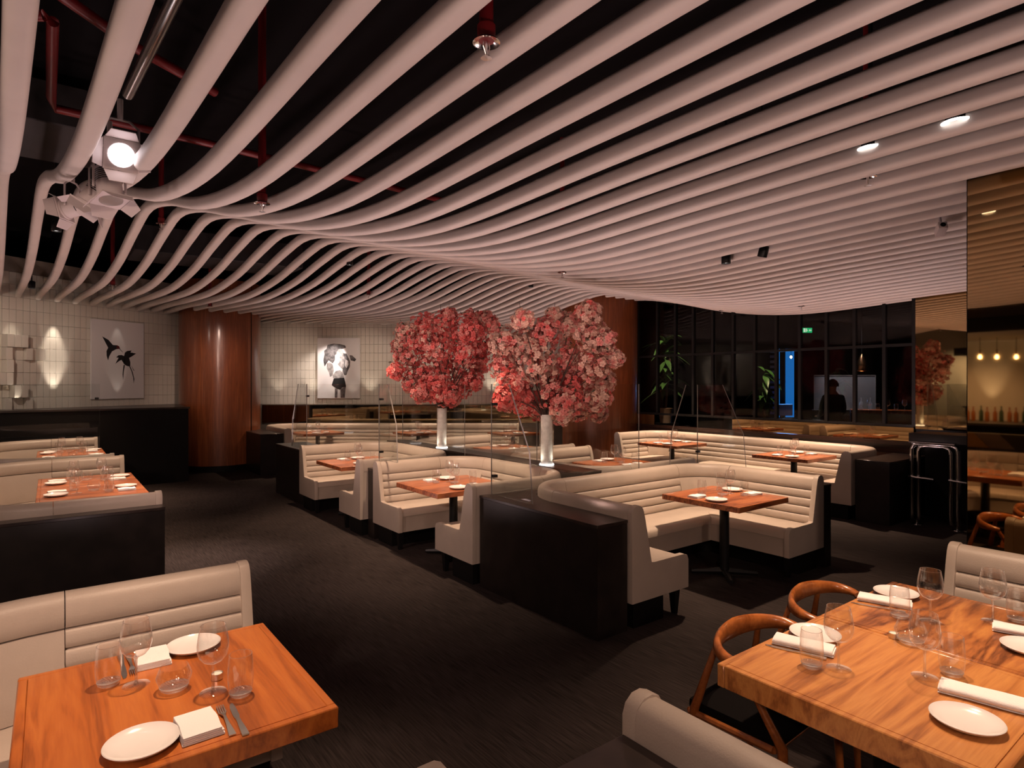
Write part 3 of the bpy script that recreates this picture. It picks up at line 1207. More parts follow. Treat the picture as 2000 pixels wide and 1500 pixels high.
# front right tables
g = 'place settings on the front right tables'
put('wine', ap(1638, 1306), 'wine glass leftmost on the front right tables, beside a rolled napkin', hi=True, group=g)
put('wine', ap(1806, 1322), 'wine glass nearest the viewer on the front right tables', hi=True, group=g)
put('wine', ap(1817, 1214), 'wine glass on the far front right table before the dark floor', hi=True, group=g)
put('wine', ap(1939, 1214), 'wine glass on the far front right table before the cream bench', hi=True, group=g)
put('tumbler', ap(1585, 1303), 'tumbler leftmost on the front right tables, before a rolled napkin', hi=True, group=g)
put('tumbler', ap(1757, 1206), 'tumbler before the farthest plate on the front right tables', hi=True, group=g)
put('tumbler', ap(1859, 1318), 'tumbler behind the nearest napkin on the front right tables', hi=True, group=g)
put('tumbler', ap(1987, 1214), 'tumbler cut by the right edge on the far front right table', hi=True, group=g)
put('votive', ap(1779, 1256), 'round glass votive holder at the joint of the front right tables', hi=True, group=g, scale=1.05)
put('tealight', ap(1746, 1246), 'small silver tealight at the joint of the front right tables', group=g)
put('plate', ap(1592, 1244), 'white side plate at the left edge of the front right tables', hi=True, group=g)
put('plate', ap(1750, 1163), 'white side plate farthest away on the front right tables', hi=True, group=g)
put('plate', ap(1888, 1414), 'white side plate nearest the viewer on the front right tables', hi=True, group=g)
put('plate', ap(2014, 1272), 'white side plate cut by the right edge on the front right tables', hi=True, group=g)
g2 = 'rolled napkins on the front right tables'
put('napkin', ap(1570, 1265), 'rolled white napkin at the left edge of the front right tables', rz=0.30 + PI / 2 * 0, mesh=ROLL, group=g2)
put('napkin', ap(1728, 1178), 'rolled white napkin farthest away on the front right tables', rz=.30, mesh=ROLL, group=g2)
put('napkin', ap(1917, 1366), 'rolled white napkin nearest the viewer on the front right tables', rz=.22, mesh=ROLL, group=g2, scale=1.05)
put('napkin', ap(2004, 1240), 'rolled white napkin cut by the right edge on the front right tables', rz=.25, mesh=ROLL, group=g2)
put('knife', ap(1553, 1274), 'steel knife beside the leftmost rolled napkin at front right', rz=.30, mesh=KNIFE, group=g2)
put('knife', ap(1714, 1187), 'steel knife beside the farthest rolled napkin at front right', rz=.30, mesh=KNIFE, group=g2)


def setting(key, two_sided='y'):
    x0, x1, y0, y1, mt, nm = TABLES[key]
    cx, cy = (x0 + x1) / 2, (y0 + y1) / 2
    g = 'place settings on the ' + nm
    rr = random.Random(key)
    def j():
        return rr.uniform(-.012, .012)
    its = []
    if two_sided == 'y':
        ax = [('wine', .03, .12), ('wine', -.05, -.12), ('tumbler', -.13, .13), ('tumbler', .13, -.15), ('votive', 0.02, 0), ('napkin', -.12, .27), ('napkin', .10, -.27), ('plate', .10, .29), ('plate', -.12, -.29)]
    else:
        ax = [('wine', .12, .03), ('wine', -.12, -.05), ('tumbler', .13, -.13), ('tumbler', -.15, .13), ('votive', 0, .02), ('napkin', .27, -.12), ('napkin', -.27, .10), ('plate', .29, .10), ('plate', -.29, -.12)]
    for kind, dx, dy in ax:
        its.append([kind, cx + dx + j(), cy + dy + j()])
    for kind in ('wine', 'tumbler', 'napkin', 'plate', 'votive'):
        lst = [q for q in its if q[0] == kind]
        # order from left to right as the viewer sees them
        def scr(q):
            dd = q[1] * FW[0] + q[2] * FW[1]
            return (q[1] * RT[0] + q[2] * RT[1]) / dd
        lst.sort(key=scr)
        words = ['left', 'right'] if len(lst) == 2 else ['single']
        nmk = {'wine': 'wine glass', 'tumbler': 'tumbler', 'napkin': 'folded white napkin', 'plate': 'white side plate', 'votive': 'round squat votive glass'}[kind]
        for wd, q in zip(words, lst):
            lab = ('%s %s on the %s' % (wd, nmk, nm)) if wd != 'single' else '%s on the %s' % (nmk, nm)
            put(kind, (q[1], q[2], TZ), lab, rz=(0 if two_sided == 'y' else PI / 2) + rr.uniform(-.15, .15), mesh=NAPS if kind == 'napkin' else None, group=g)


for k_ in TABLES:
    if k_ in ('fl', 'ra', 'rb'):
        continue
    setting(k_, 'x' if k_ in ('c3', 'l2a', 'l2b', 'l3a', 'l3b', 'f1', 'f2') else 'y')


# ------------------------------------------------------------------ wooden elbow chairs
def make_chair(label, loc, rz):
    t = thing('elbow_chair', label, 'chair', loc, rz, 'wooden elbow chairs at the front right tables')
    # local: sitter faces -Y, back rail at +Y
    pts = []
    rad = []
    for a in range(25):
        s = a / 24 * 2 - 1
        ang = s * 1.9
        x = .27 * math.sin(ang)
        y = .15 * math.cos(ang) - .02
        z = .712 - .022 * abs(s) ** 2
        pts.append((x, y, z))
    m = MB()
    rings = []
    P = [Vector(p) for p in pts]
    for i, p in enumerate(P):
        tt = (P[min(i + 1, 24)] - P[max(i - 1, 0)]).normalized()
        up = Vector((0, 0, 1))
        sd = tt.cross(up).normalized()
        s = abs(i / 24 * 2 - 1)
        hh = .034 * (1 - s) ** .8 + .013      # tall in the middle of the back, slim at the arms
        ww = .012 + .012 * s
        ring = []
        for q in range(12):
            an = 2 * PI * q / 12
            ring.append(p + sd * math.cos(an) * ww + up * math.sin(an) * hh)
        rings.append(ring)
    m.loft(rings)
    m.build('arm_rail', 'chairwood', t, smooth=True, local=True, auto=60)
    for sx in (-1, 1):
        for (y0, y1, zt) in ((.17, .10, .70), (-.22, -.06, .68)):
            m = MB()
            x0, x1 = sx * .235, sx * (.17 if y1 > 0 else .258)
            m.tube([(x0 * 1.03, y0 * 1.08, 0), (x0, y0 * .98, .42), (x1, y1, zt)], [.013, .02, .012], 10)
            m.build('leg', 'chairwood', t, smooth=True, local=True)
    for sx in (-1, 1):
        m = MB()
        m.tube([(sx * .235, .19, .40), (sx * .235, -.18, .40)], .015, 8)
        m.build('side_rail', 'chairwood', t, smooth=True, local=True)
    m = MB()
    m.tube([(-.235, .19, .40), (.235, .19, .40)], .015, 8)
    m.build('back_rail', 'chairwood', t, smooth=True, local=True)
    m = MB()
    m.tube([(-.235, -.18, .40), (.235, -.18, .40)], .015, 8)
    m.build('front_rail', 'chairwood', t, smooth=True, local=True)
    m = MB()
    m.box(-.23, .23, -.2, .2, .405, .45)
    m.build('seat_pad', 'seatblack', t, bevel=.015, local=True)
    return t


make_chair('curved wooden elbow chair at the left corner of the front right table', (2.43, 1.44, 0), 0.04)
make_chair('curved wooden elbow chair farther back at the front right tables', (3.13, 1.50, 0), 0.08)


# ------------------------------------------------------------------ vases and blossoms
def vase(label, c, h):
    t = thing('vase', label, 'vase', c)
    m = MB()
    m.lathe([(.078, .0), (.078, h)], 28, c)
    m.build('glass_wall', 'clear_glass', t, smooth=True)
    m = MB()
    m.lathe([(.066, .012), (.066, h * .90)], 24, c, True)
    m.build('frosted_core', 'frost', t, smooth=True)
    m = MB()
    m.lathe([(.082, 0.0), (.082, .012)], 24, c, True)
    m.build('base', 'glow', t, smooth=True)
    return t


V1 = (4.40, 7.43, .902)
V2 = (4.40, 5.16, .902)
vase('tall clear cylinder vase with glowing base under the left blossoms', V1, .62)
vase('tall clear cylinder vase with glowing base under the right blossoms', V2, .62)


def blossom_mesh(mat, seed):
    r = random.Random(seed)
    m = MB()
    for layer, (n, ro, zc, tilt) in enumerate(((5, 1.0, 0.0, .25), (5, .72, .16, .8), (3, .42, .28, 1.3))):
        for k in range(n):
            a = 2 * PI * (k + .5 * layer) / n + r.uniform(-.2, .2)
            ti = tilt + r.uniform(-.2, .2)
            c, s = math.cos(a), math.sin(a)
            def P(rad, side, lift):
                rr_ = rad * ro
                x = rr_ * math.cos(ti)
                z = zc + rr_ * math.sin(ti) * .7 + lift
                return (x * c - side * s, x * s + side * c, z)
            wv = .38 * ro
            o = len(m.v)
            m.v += [P(.05, 0, 0), P(.6, -wv, .10), P(1.0, -wv * .55, .02), P(.93, 0, .12), P(1.0, wv * .55, .02), P(.6, wv, .10)]
            m.f += [(o, o + 1, o + 3), (o + 1, o + 2, o + 3), (o, o + 3, o + 5), (o + 3, o + 4, o + 5)]
    ob = m.build('blossom', mat, None, smooth=True, auto=180)
    me = ob.data
    bpy.data.objects.remove(ob)
    return me


BM = {c: [blossom_mesh(c, q) for q in range(3)] for c in ('coral', 'pink', 'peach')}


def arrangement(label, base, ctr, rad, blobs, seed, nflow):
    """base: vase mouth; blobs: (offset, radius, colour weights) lumps of bloom"""
    r = random.Random(seed)
    t = thing('blossom_arrangement', label, 'flowers', base)
    ends = []
    for bo, br, cw in blobs:
        ends.append((Vector(ctr) + Vector(bo), br, cw))
    # branches from the vase to each lump and twigs past it
    for e, br, cw in ends:
        b0 = Vector(base) + Vector((r.uniform(-.03, .03), r.uniform(-.03, .03), -.1))
        mid = b0.lerp(e, .5) + Vector((r.uniform(-.06, .06), r.uniform(-.06, .06), .08))
        out = e + (e - mid).normalized() * br * r.uniform(.8, 1.3) + Vector((0, 0, .05))
        m = MB()
        m.tube([b0, b0.lerp(mid, .5) + Vector((0, 0, .03)), mid, e, out], [.009, .007, .0055, .004, .002], 6)
        m.build('branch', 'bark', t, smooth=True)
    items = []
    for q in range(nflow):
        e, br, cw = r.choice(ends)
        v = Vector((r.gauss(0, 1), r.gauss(0, 1), r.gauss(0, 1))).normalized()
        rad_ = br * (r.uniform(.1, 1.15) ** .55)
        p = e + v * rad_
        col = r.choices(('coral', 'pink', 'peach'), cw)[0]
        s = r.uniform(.026, .042)
        q_ = v.to_track_quat('Z', 'Y') @ Vector((0, 0, 1)).rotation_difference(Vector((r.uniform(-.5, .5), r.uniform(-.5, .5), 1)).normalized())
        front = -(v.x * FW[0] + v.y * FW[1])
        items.append((-(front * br + .3 * rad_ / br), p, col, s, q_))
    items.sort(key=lambda a: a[0])
    rest = {c: MB() for c in BM}
    off = Vector(base)
    for n_, (k, p, col, s, q_) in enumerate(items):
        me = r.choice(BM[col])
        if n_ < 300:
            o = bpy.data.objects.new('blossom', me)
            o.location = p - off
            o.rotation_mode = 'QUATERNION'
            o.rotation_quaternion = q_
            o.scale = (s, s, s)
            COL.objects.link(o)
            o.parent = t
        else:
            M = Matrix.Translation(p) @ q_.to_matrix().to_4x4() @ Matrix.Scale(s, 4)
            mb = rest[col]
            o0 = len(mb.v)
            mb.v += [tuple(M @ v.co) for v in me.vertices]
            mb.f += [tuple(o0 + i for i in pl.vertices) for pl in me.polygons]
    for c, mb in rest.items():
        if mb.v:
            o = mb.build('blossoms', c, t, smooth=True, auto=180)
            o['kind'] = 'stuff'
            o['label'] = {'coral': 'deep coral blossoms', 'pink': 'pink blossoms', 'peach': 'pale peach blossoms'}[c]
    # small dry leaves at the twig ends
    lv = MB()
    for q in range(170):
        e, br, cw = r.choice(ends)
        v = Vector((r.gauss(0, 1), r.gauss(0, 1), r.gauss(.3, 1))).normalized()
        p = e + v * br * r.uniform(.9, 1.22)
        a = Vector((r.uniform(-1, 1), r.uniform(-1, 1), r.uniform(-1, 1))).normalized() * .03
        b = v.cross(a).normalized() * .012
        lv.poly([p - a, p + b, p + a, p - b])
    o = lv.build('leaves', 'leafdry', t)
    o['kind'] = 'stuff'
    return t


def cam_off(r_, u_, f_):
    """offset r right, u up, f away, in plan axes of the room as seen"""
    return (r_ * RT[0] + f_ * FW[0], r_ * RT[1] + f_ * FW[1], u_)


C_, K_, P_ = (7, 3.5, .8), (3, 6, 2), (.5, 3, 7)
bl1 = []
r5 = random.Random(11)
for (x, y, br, cw) in [(-.50, -.02, .20, K_), (-.52, .30, .15, P_), (-.30, .42, .20, C_), (-.35, .15, .22, C_), (-.30, -.30, .22, C_), (-.62, .12, .10, P_), (-.60, -.25, .12, C_), (0, .38, .22, C_), (.05, .10, .26, C_), (0, -.15, .25, C_), (-.05, -.42, .20, C_), (.30, .30, .24, C_), (.35, .02, .24, C_), (.32, -.25, .22, C_), (.25, -.48, .16, C_), (-.25, -.55, .13, K_), (.55, .12, .16, C_), (.52, -.12, .15, C_), (.42, .52, .12, K_), (.62, .50, .12, K_), (.72, .38, .11, K_), (.48, .30, .15, C_), (.10, .55, .10, K_), (-.1, .12, .3, K_), (0, -.55, .17, C_), (-.16, -.50, .16, C_), (.16, -.58, .15, C_), (-.42, -.42, .14, K_), (.45, -.38, .14, C_)]:
    bl1.append((cam_off(x, y, r5.uniform(-.35, .35)), br, cw))
arrangement('full round spray of coral pink blossoms in the left vase', (V1[0], V1[1], 1.5), (V1[0], V1[1], 2.22), .7, bl1, 5, 4600)
bl2 = []
for (x, y, br, cw) in [(-.50, -.05, .20, K_), (-.42, -.30, .22, C_), (-.30, -.45, .18, C_), (-.52, .22, .18, P_), (-.30, .18, .24, P_), (-.05, .30, .20, K_), (-.15, -.05, .25, P_), (0, -.25, .26, C_), (-.05, -.52, .18, K_), (.20, .02, .26, K_), (.25, -.25, .24, C_), (.18, -.45, .18, K_), (.45, -.05, .22, P_), (.42, .28, .20, P_), (.55, .20, .15, P_), (.62, -.22, .14, P_), (.50, -.42, .17, P_), (.55, -.58, .12, P_), (.40, .50, .16, P_), (.22, .42, .16, P_), (.05, .52, .10, P_), (-.32, .42, .12, P_), (.68, .02, .10, P_), (.32, -.55, .14, P_), (.05, -.40, .2, K_), (-.16, -.50, .17, C_), (.12, -.58, .14, P_), (-.5, -.42, .15, C_)]:
    bl2.append((cam_off(x, y, r5.uniform(-.3, .3)), br * .92, cw))
arrangement('wide spray of pale peach and pink blossoms in the right vase', (V2[0], V2[1], 1.5), (V2[0] + .04, V2[1] - .03, 2.06), .7, bl2, 9, 4800)


# ------------------------------------------------------------------ pictures
def picture(label, O, d, nrm, s0, s1, z0, z1, th=.035):
    P0 = O + d * s0 + nrm * .02
    ang = math.atan2(d.y, d.x)
    t = thing('picture', label, 'picture', (P0.x, P0.y, z0), ang)
    m = MB()
    m.box(0, s1 - s0, -th, 0, 0, z1 - z0)
    m.build('canvas', 'canvas', t, bevel=.003, segs=1, local=True)
    return t, s1 - s0, z1 - z0, th


def flat(t, name, mat, pts, W_, H_, th, lift=.002):
    """a printed shape on the canvas; pts in 0..1 from lower left"""
    m = MB()
    m.loft([[(x * W_, -th - .0003, y * H_) for x, y in pts], [(x * W_, -th - lift, y * H_) for x, y in pts]])
    return m.build(name, mat, t, local=True)


def on_wall(O, d, px):
    u = (px - 1000) / FPX
    a, b = FW[0] + u * RT[0], FW[1] + u * RT[1]
    # O + s d = q (a,b)
    det = -d.x * b + d.y * a
    s = (O.x * b - O.y * a) / det
    q = (O.x + s * d.x) * FW[0] + (O.y + s * d.y) * FW[1]
    return s, q


s0, q0 = on_wall(LW0 + LWN * .05, LWD, 178)
s1, q1 = on_wall(LW0 + LWN * .05, LWD, 281)
zt = CAMH + (750 - 622) * q0 / FPX
zb = CAMH + (750 - 780) * q0 / FPX
t, W_, H_, th = picture('canvas print of a dark hummingbird and flower on the left tiled wall', LW0, LWD, LWN, s0, s1, zb, zt)


def fp(pts):      # pixel coordinates of the 1083x1500 study crop -> canvas fractions
    return [((x - 62) / (932 - 62), 1 - (y - 75 - (x - 62) * .115 * max(0, 1 - (y - 75) / 1300)) / (1400 - 75)) for x, y in pts]


flat(t, 'bird', 'ink', fp([(230, 370), (330, 430), (400, 515), (470, 520), (515, 575), (450, 585), (385, 620), (340, 700), (322, 768), (300, 690), (298, 610), (325, 560), (280, 470)]), W_, H_, th)
flat(t, 'bird_head', 'inkred', fp([(470, 520), (500, 535), (518, 578), (480, 580), (455, 560)]), W_, H_, th, .003)
flat(t, 'beak', 'ink', fp([(508, 570), (565, 634), (562, 638), (503, 578)]), W_, H_, th)
flat(t, 'petal', 'ink', fp([(585, 700), (600, 640), (640, 615), (715, 608), (690, 640), (790, 660), (720, 705), (670, 730), (690, 800), (690, 860), (655, 870), (610, 850), (575, 820)]), W_, H_, th)
flat(t, 'petal', 'ink', fp([(590, 700), (540, 680), (490, 685), (455, 720), (495, 725), (440, 825), (500, 780), (540, 760), (580, 820), (610, 800)]), W_, H_, th)
for q in ([(578, 840), (598, 850), (580, 950), (568, 1090), (560, 1000), (566, 930)], [(668, 860), (685, 862), (730, 960), (760, 1080), (748, 1150), (742, 1060), (715, 960)], [(700, 850), (760, 940), (752, 945)]):
    flat(t, 'filament', 'ink', fp(q), W_, H_, th)

s0, q0 = on_wall(RW0 + RWN * .05, RWD, 620)
s1, q1 = on_wall(RW0 + RWN * .05, RWD, 703)
zt = CAMH + (750 - 660) * q0 / FPX
zb = CAMH + (750 - 778) * q0 / FPX
t, W_, H_, th = picture('black and white collage portrait print on the rear tiled wall', RW0, RWD, RWN, s0, s1, zb, zt)


def gp(pts):
    return [((x - 200) / 830, 1 - (y - 205) / 1170) for x, y in pts]


flat(t, 'hair', 'inkgrey', gp([(400, 340), (520, 315), (640, 325), (740, 350), (760, 390), (690, 420), (610, 430), (560, 520), (540, 640), (500, 700), (420, 640), (380, 700), (340, 760), (320, 640), (340, 520), (335, 450), (380, 420)]), W_, H_, th)
flat(t, 'face', 'inkmid', gp([(610, 430), (680, 430), (720, 500), (740, 600), (720, 720), (700, 820), (640, 760), (590, 700), (545, 640), (560, 520)]), W_, H_, th, .003)
flat(t, 'forehead', 'inklight', gp([(545, 540), (600, 510), (640, 560), (630, 680), (590, 720), (550, 650)]), W_, H_, th, .004)
flat(t, 'second_face', 'inkgrey', gp([(700, 500), (770, 510), (800, 580), (840, 660), (835, 760), (790, 850), (770, 920), (730, 930), (690, 850), (720, 740), (735, 620)]), W_, H_, th, .004)
flat(t, 'cheek', 'inklight', gp([(750, 620), (800, 650), (810, 720), (770, 790), (735, 740)]), W_, H_, th, .005)
flat(t, 'hand', 'inkgrey', gp([(830, 540), (880, 545), (960, 620), (930, 660), (850, 640)]), W_, H_, th, .003)
flat(t, 'left_face', 'inkmid', gp([(390, 690), (450, 680), (500, 720), (520, 830), (500, 930), (450, 960), (430, 870), (385, 800)]), W_, H_, th, .003)
flat(t, 'neck', 'inkmid', gp([(500, 930), (560, 850), (640, 830), (700, 880), (720, 960), (600, 990), (510, 985)]), W_, H_, th, .003)
flat(t, 'skirt', 'ink', gp([(520, 990), (720, 970), (750, 1080), (760, 1150), (680, 1170), (640, 1210), (560, 1180), (480, 1120)]), W_, H_, th, .003)
flat(t, 'leg', 'inkgrey', gp([(540, 1180), (595, 1190), (590, 1365), (540, 1365)]), W_, H_, th, .002)
flat(t, 'leg', 'inkgrey', gp([(650, 1190), (755, 1150), (735, 1365), (655, 1365)]), W_, H_, th, .002)


# ------------------------------------------------------------------ things hung in the ceiling
def cz(px, py, z):
    d = FPX * (z - CAMH) / (750 - py)
    x, y = D(px, d)
    return (x, y, z)


def cw(px, py, off):
    """place seen at px, py lying off metres above the underside of the battens"""
    z = 3.0
    for _ in range(30):
        x, y, _z = cz(px, py, z)
        z = z + .5 * (wavez(x + .058 * y, y) + off - z)
    return cz(px, py, z)


def sprinkler(px, py, z, label, red=.5):
    c = cw(px, py, -.01)
    t = thing('sprinkler', label, 'sprinkler', c)
    t.scale = (1.25, 1.25, 1)
    m = MB()
    m.lathe([(.020, .05), (.020, 4.4 - c[2])], 12, c, True)
    m.build('drop_pipe', 'redpaint', t, smooth=True)
    m = MB()
    m.lathe([(.024, .02), (.026, .05), (.026, .075), (.02, .08)], 14, c, True)
    m.build('socket', 'redpaint', t, smooth=True)
    m = MB()
    m.lathe([(.022, .028), (.038, .018), (.039, .014), (.03, .016), (.018, .022)], 20, c)
    m.build('rose', 'chrome', t, smooth=True)
    m = MB()
    m.tube([(c[0], c[1], c[2] + .02), (c[0], c[1], c[2] - .035)], .004, 6)
    for s in (-1, 1):
        m.tube([(c[0] + s * .009, c[1], c[2] + .02), (c[0] + s * .011, c[1], c[2]), (c[0], c[1], c[2] - .032)], .002, 5)
    m.build('frame', 'steel', t)
    m = MB()
    m.lathe([(.002, -.034), (.016, -.036), (.016, -.039), (.002, -.04)], 14, c)
    m.build('deflector', 'steel', t, smooth=True)


for px, py, z, lab in [(950, 92, 2.98, 'largest red sprinkler with chrome rose hanging at the top centre'),
                       (512, 402, 2.93, 'red sprinkler below the first batten dip, right of the stage lamps'),
                       (315, 440, 3.15, 'red sprinkler in the dark gap just right of the stage lamps'),
                       (1695, 350, 2.96, 'sprinkler under the right battens left of the mirror pillar'),
                       (1098, 535, 2.9, 'small sprinkler under the battens above the right blossoms'),
                       (720, 578, 3.1, 'small sprinkler above the left blossoms, near the rear wall'),
                       (220, 560, 3.12, 'small red sprinkler above the bird picture'),
                       (1410, 608, 2.86, 'tiny sprinkler before the glazed partition, left one'),
                       (1565, 600, 2.86, 'tiny sprinkler before the glazed partition, right one'),
                       (410, 600, 3.1, 'tiny red sprinkler above the left timber column')]:
    sprinkler(px, py, z, lab, .6)


def spotlight(px, py, z, label, tilt=(0, 0), lit=True, L=.10, r=.042):
    c = cw(px, py, -.035)
    t = thing('spotlight', label, 'spotlight', c)
    m = MB()
    m.lathe([(r * .8, L), (r, L - .01), (r, 0.0), (r * .86, 0.0), (r * .8, .02)], 16)
    M = Matrix.Translation(c) @ Matrix.Rotation(tilt[0], 4, 'X') @ Matrix.Rotation(tilt[1], 4, 'Y')
    m.xform(M)
    m.build('housing', 'blackmetal', t, smooth=True)
    m = MB()
    m.lathe([(.001, .012), (r * .78, .012)], 16)
    m.xform(M)
    m.build('lens', 'glow' if lit else 'black', t)
    m = MB()
    m.tube([(c[0], c[1], c[2] + L * .9), (c[0], c[1], 4.4)], .008, 6)
    m.build('stem', 'blackmetal', t)


for px, py, z, lab, lit in [(110, 452, 3.1, 'black spotlight with bright rim below the stage lamps', True),
                            (62, 563, 3.15, 'small black spotlight above the proud tiles at far left', True),
                            (683, 518, 2.93, 'small black spotlight under the battens above the portrait', True),
                            (1037, 561, 2.86, 'small black spotlight under the battens left of the right blossoms', True),
                            (1418, 515, 2.86, 'square black spotlight under the right battens, left of the tilted one', True),
                            (1488, 502, 2.86, 'black tilted spotlight under the right battens', False),
                            (1432, 615, 2.86, 'black spotlight before the glazed partition', False)]:
    spotlight(px, py, z, lab, (0.3 if not lit else 0, 0), lit)


def downlight(px, py, z, label):
    c = cw(px, py, .045)
    t = thing('downlight', label, 'downlight', c)
    m = MB()
    m.lathe([(.062, .0), (.066, .004), (.066, .012), (.055, .014)], 28, c)
    m.build('ring', 'glow', t, smooth=True)
    m = MB()
    m.lathe([(.055, .012), (.045, .05), (.001, .052)], 24, c)
    m.build('reflector', 'chrome', t, smooth=True)
    m = MB()
    m.tube([(c[0], c[1], c[2] + .05), (c[0], c[1], 4.4)], .012, 6)
    m.build('stem', 'blackmetal', t)


downlight(1868, 243, 2.985, 'round white downlight ring in the battens, right one')
downlight(1700, 294, 2.975, 'round white downlight ring in the battens, left one')


def stage_lamp(label, c, aim, lit, size=1.0, yoke_top=.26):
    """theatre lantern: body, vents, yoke, lens and four barn doors; local axis +Z is the beam"""
    t = thing('stage_lamp', label, 'stage lamp', c, 0, 'grey stage lamps')
    q = (Vector(aim) - Vector(c)).to_track_quat('Z', 'Y')
    M = Matrix.Translation(c) @ q.to_matrix().to_4x4() @ Matrix.Scale(size, 4)

    def add(mb, nm, mat, par=None, **k):
        mb.xform(M)
        return mb.build(nm, mat, par or t, **k)
    m = MB()
    m.lathe([(.035, -.205), (.060, -.195), (.066, -.13), (.066, -.02), (.074, -.015), (.074, 0)], 22, (0, 0, 0), True)
    add(m, 'body', 'lampgrey', smooth=True, auto=35)
    m = MB()
    for k in range(6):
        z = -.17 + k * .012
        m.lathe([(.0665, z), (.069, z + .003), (.0665, z + .006)], 18)
    add(m, 'vent', 'blackmetal')
    m = MB()
    m.box(-.08, .08, -.08, .08, -.004, .006)
    ff = add(m, 'front_frame', 'lampgrey')
    m = MB()
    m.lathe([(.001, .0085), (.060, .0075)], 28)
    add(m, 'lens', 'lens' if lit else 'steel', ff)
    for k in range(4):
        m = MB()
        an = k * PI / 2
        wd = .075
        pts = [(-wd, .082, .006), (wd, .082, .006), (wd * .72, .082 + .045, .055), (-wd * .72, .082 + .045, .055)]
        pts2 = [(x, y + .003, z) for x, y, z in pts]
        m.loft([pts, pts2])
        m.xform(Matrix.Rotation(an, 4, 'Z'))
        add(m, 'barn_door', 'lampgrey', ff)
    # yoke and clamp go straight up
    m = MB()
    c_ = Vector(c)
    sd = q @ Vector((1, 0, 0))
    sd.z = 0
    sd.normalize()
    h = yoke_top * size
    w_ = .085 * size
    b0 = c_ + (q @ Vector((0, 0, -.06 * size)))
    m.tube([b0 - sd * w_, b0 - sd * w_ + Vector((0, 0, h * .55)), b0 - sd * w_ * .5 + Vector((0, 0, h * .68)), b0 + sd * w_ * .5 + Vector((0, 0, h * .68)), b0 + sd * w_ + Vector((0, 0, h * .55)), b0 + sd * w_], .007 * size, 6)
    m.build('yoke', 'lampgrey', t, smooth=True)
    m = MB()
    m.tube([b0 + Vector((0, 0, h * .68)), b0 + Vector((0, 0, h * 1.1))], .014 * size, 8)
    m.build('clamp', 'lampgrey', t, smooth=True)
    return t


cA = cz(237, 303, 3.0)
stage_lamp('lit grey stage lamp with open barn doors glowing pinkish white', cA, (cA[0] * .2 + .3, cA[1] * .2, 1.6), True, 1.0)
cB = cz(217, 390, 2.86)
stage_lamp('unlit grey stage lamp pointing down, directly below the lit one', cB, (cB[0] + .06, cB[1] - .16, cB[2] - .6), False, 1.0, .36)
cC = cz(168, 402, 2.86)
stage_lamp('unlit grey stage lamp in the middle of the cluster with vent slots', cC, (cC[0] - .22, cC[1] + .05, cC[2] - .35), False, .95, .30)
cD = cz(126, 410, 2.90)
stage_lamp('unlit grey stage lamp lowest at the left of the cluster', cD, (cD[0] - .5, cD[1] + .35, cD[2] - .16), False, .85, .28)

# services in the void
m = MB()
m.tube([cz(20, 30, 3.9), cz(85, 30, 3.9), cz(103, 42, 3.9), cz(100, 190, 3.9), cz(108, 212, 3.9), cz(430, 285, 3.9), cz(700, 350, 3.9), cz(900, 400, 3.9)], .032, 10)
o = m.build('sprinkler_main', 'redpaint', None, smooth=True)
tag(o, 'long red sprinkler pipe bending through the dark ceiling void at upper left', 'pipe')
m = MB()
m.tube([cz(75, -40, 4.0), cz(260, 90, 4.0), cz(420, 180, 4.0)], .035, 10)
o = m.build('sprinkler_branch', 'redpaint', None, smooth=True)
tag(o, 'red branch pipe high behind the second batten at upper left', 'pipe')
m = MB()
m.tube([cz(352, -25, 3.5), cz(250, 185, 3.5)], .03, 12)
o = m.build('lighting_bar', 'steel', None, smooth=True)
tag(o, 'shiny steel lighting bar above the stage lamps', 'pipe')
m = MB()
m.box(-2.5, .35, 6.3, 7.4, 3.95, 4.3)
o = m.build('air_duct', 'duct', None, bevel=.01, segs=1)
tag(o, 'dark grey square air duct above the stage lamps', 'duct')
m = MB()
m.box(1.0, 3.5, 10.6, 11.6, 3.8, 4.2)
o = m.build('air_duct', 'duct', None, bevel=.01, segs=1)
tag(o, 'long dark air duct in the void above the left booths', 'duct')
m = MB()
m.box(.55, .85, 1.5, 3.4, 4.05, 4.12)
o = m.build('cable_tray', 'void', None)
tag(o, 'dark cable tray running through the ceiling void', 'cable tray')
# camera near the mirror pillar
c = cw(1838, 448, -.06)
t = thing('ceiling_projector', 'small pale grey projector clamped under the battens by the mirror pillar', 'projector', c)
m = MB()
m.box(-.05, .05, -.03, .03, -.03, .03)
m.xform(Matrix.Translation(c) @ Matrix.Rotation(.6, 4, 'Z') @ Matrix.Rotation(.5, 4, 'Y'))
m.build('body', 'lampgrey', t, bevel=.006)
m = MB()
m.tube([(c[0], c[1], c[2]), (c[0] + .03, c[1] + .02, c[2] + .12)], .01, 8)
m.build('bracket', 'lampgrey', t)
m = MB()
m.lathe([(.001, 0), (.018, 0), (.02, .02)], 14)
m.xform(Matrix.Translation(c) @ Matrix.Rotation(.6, 4, 'Z') @ Matrix.Rotation(.5, 4, 'Y') @ Matrix.Translation((-.055, 0, 0)) @ Matrix.Rotation(PI / 2, 4, 'Y'))
m.build('lens', 'black', t)

# ------------------------------------------------------------------ chrome legged stand
t = thing('host_stand', 'black stand on chrome tube legs before the slim mirror pillar', 'stand', (8.95, 2.85, 0))
sx = 8.85


def sy(px):
    u = (px - 1000) / FPX
    return sx / (FW[0] + u * RT[0]) * (FW[1] + u * RT[1])


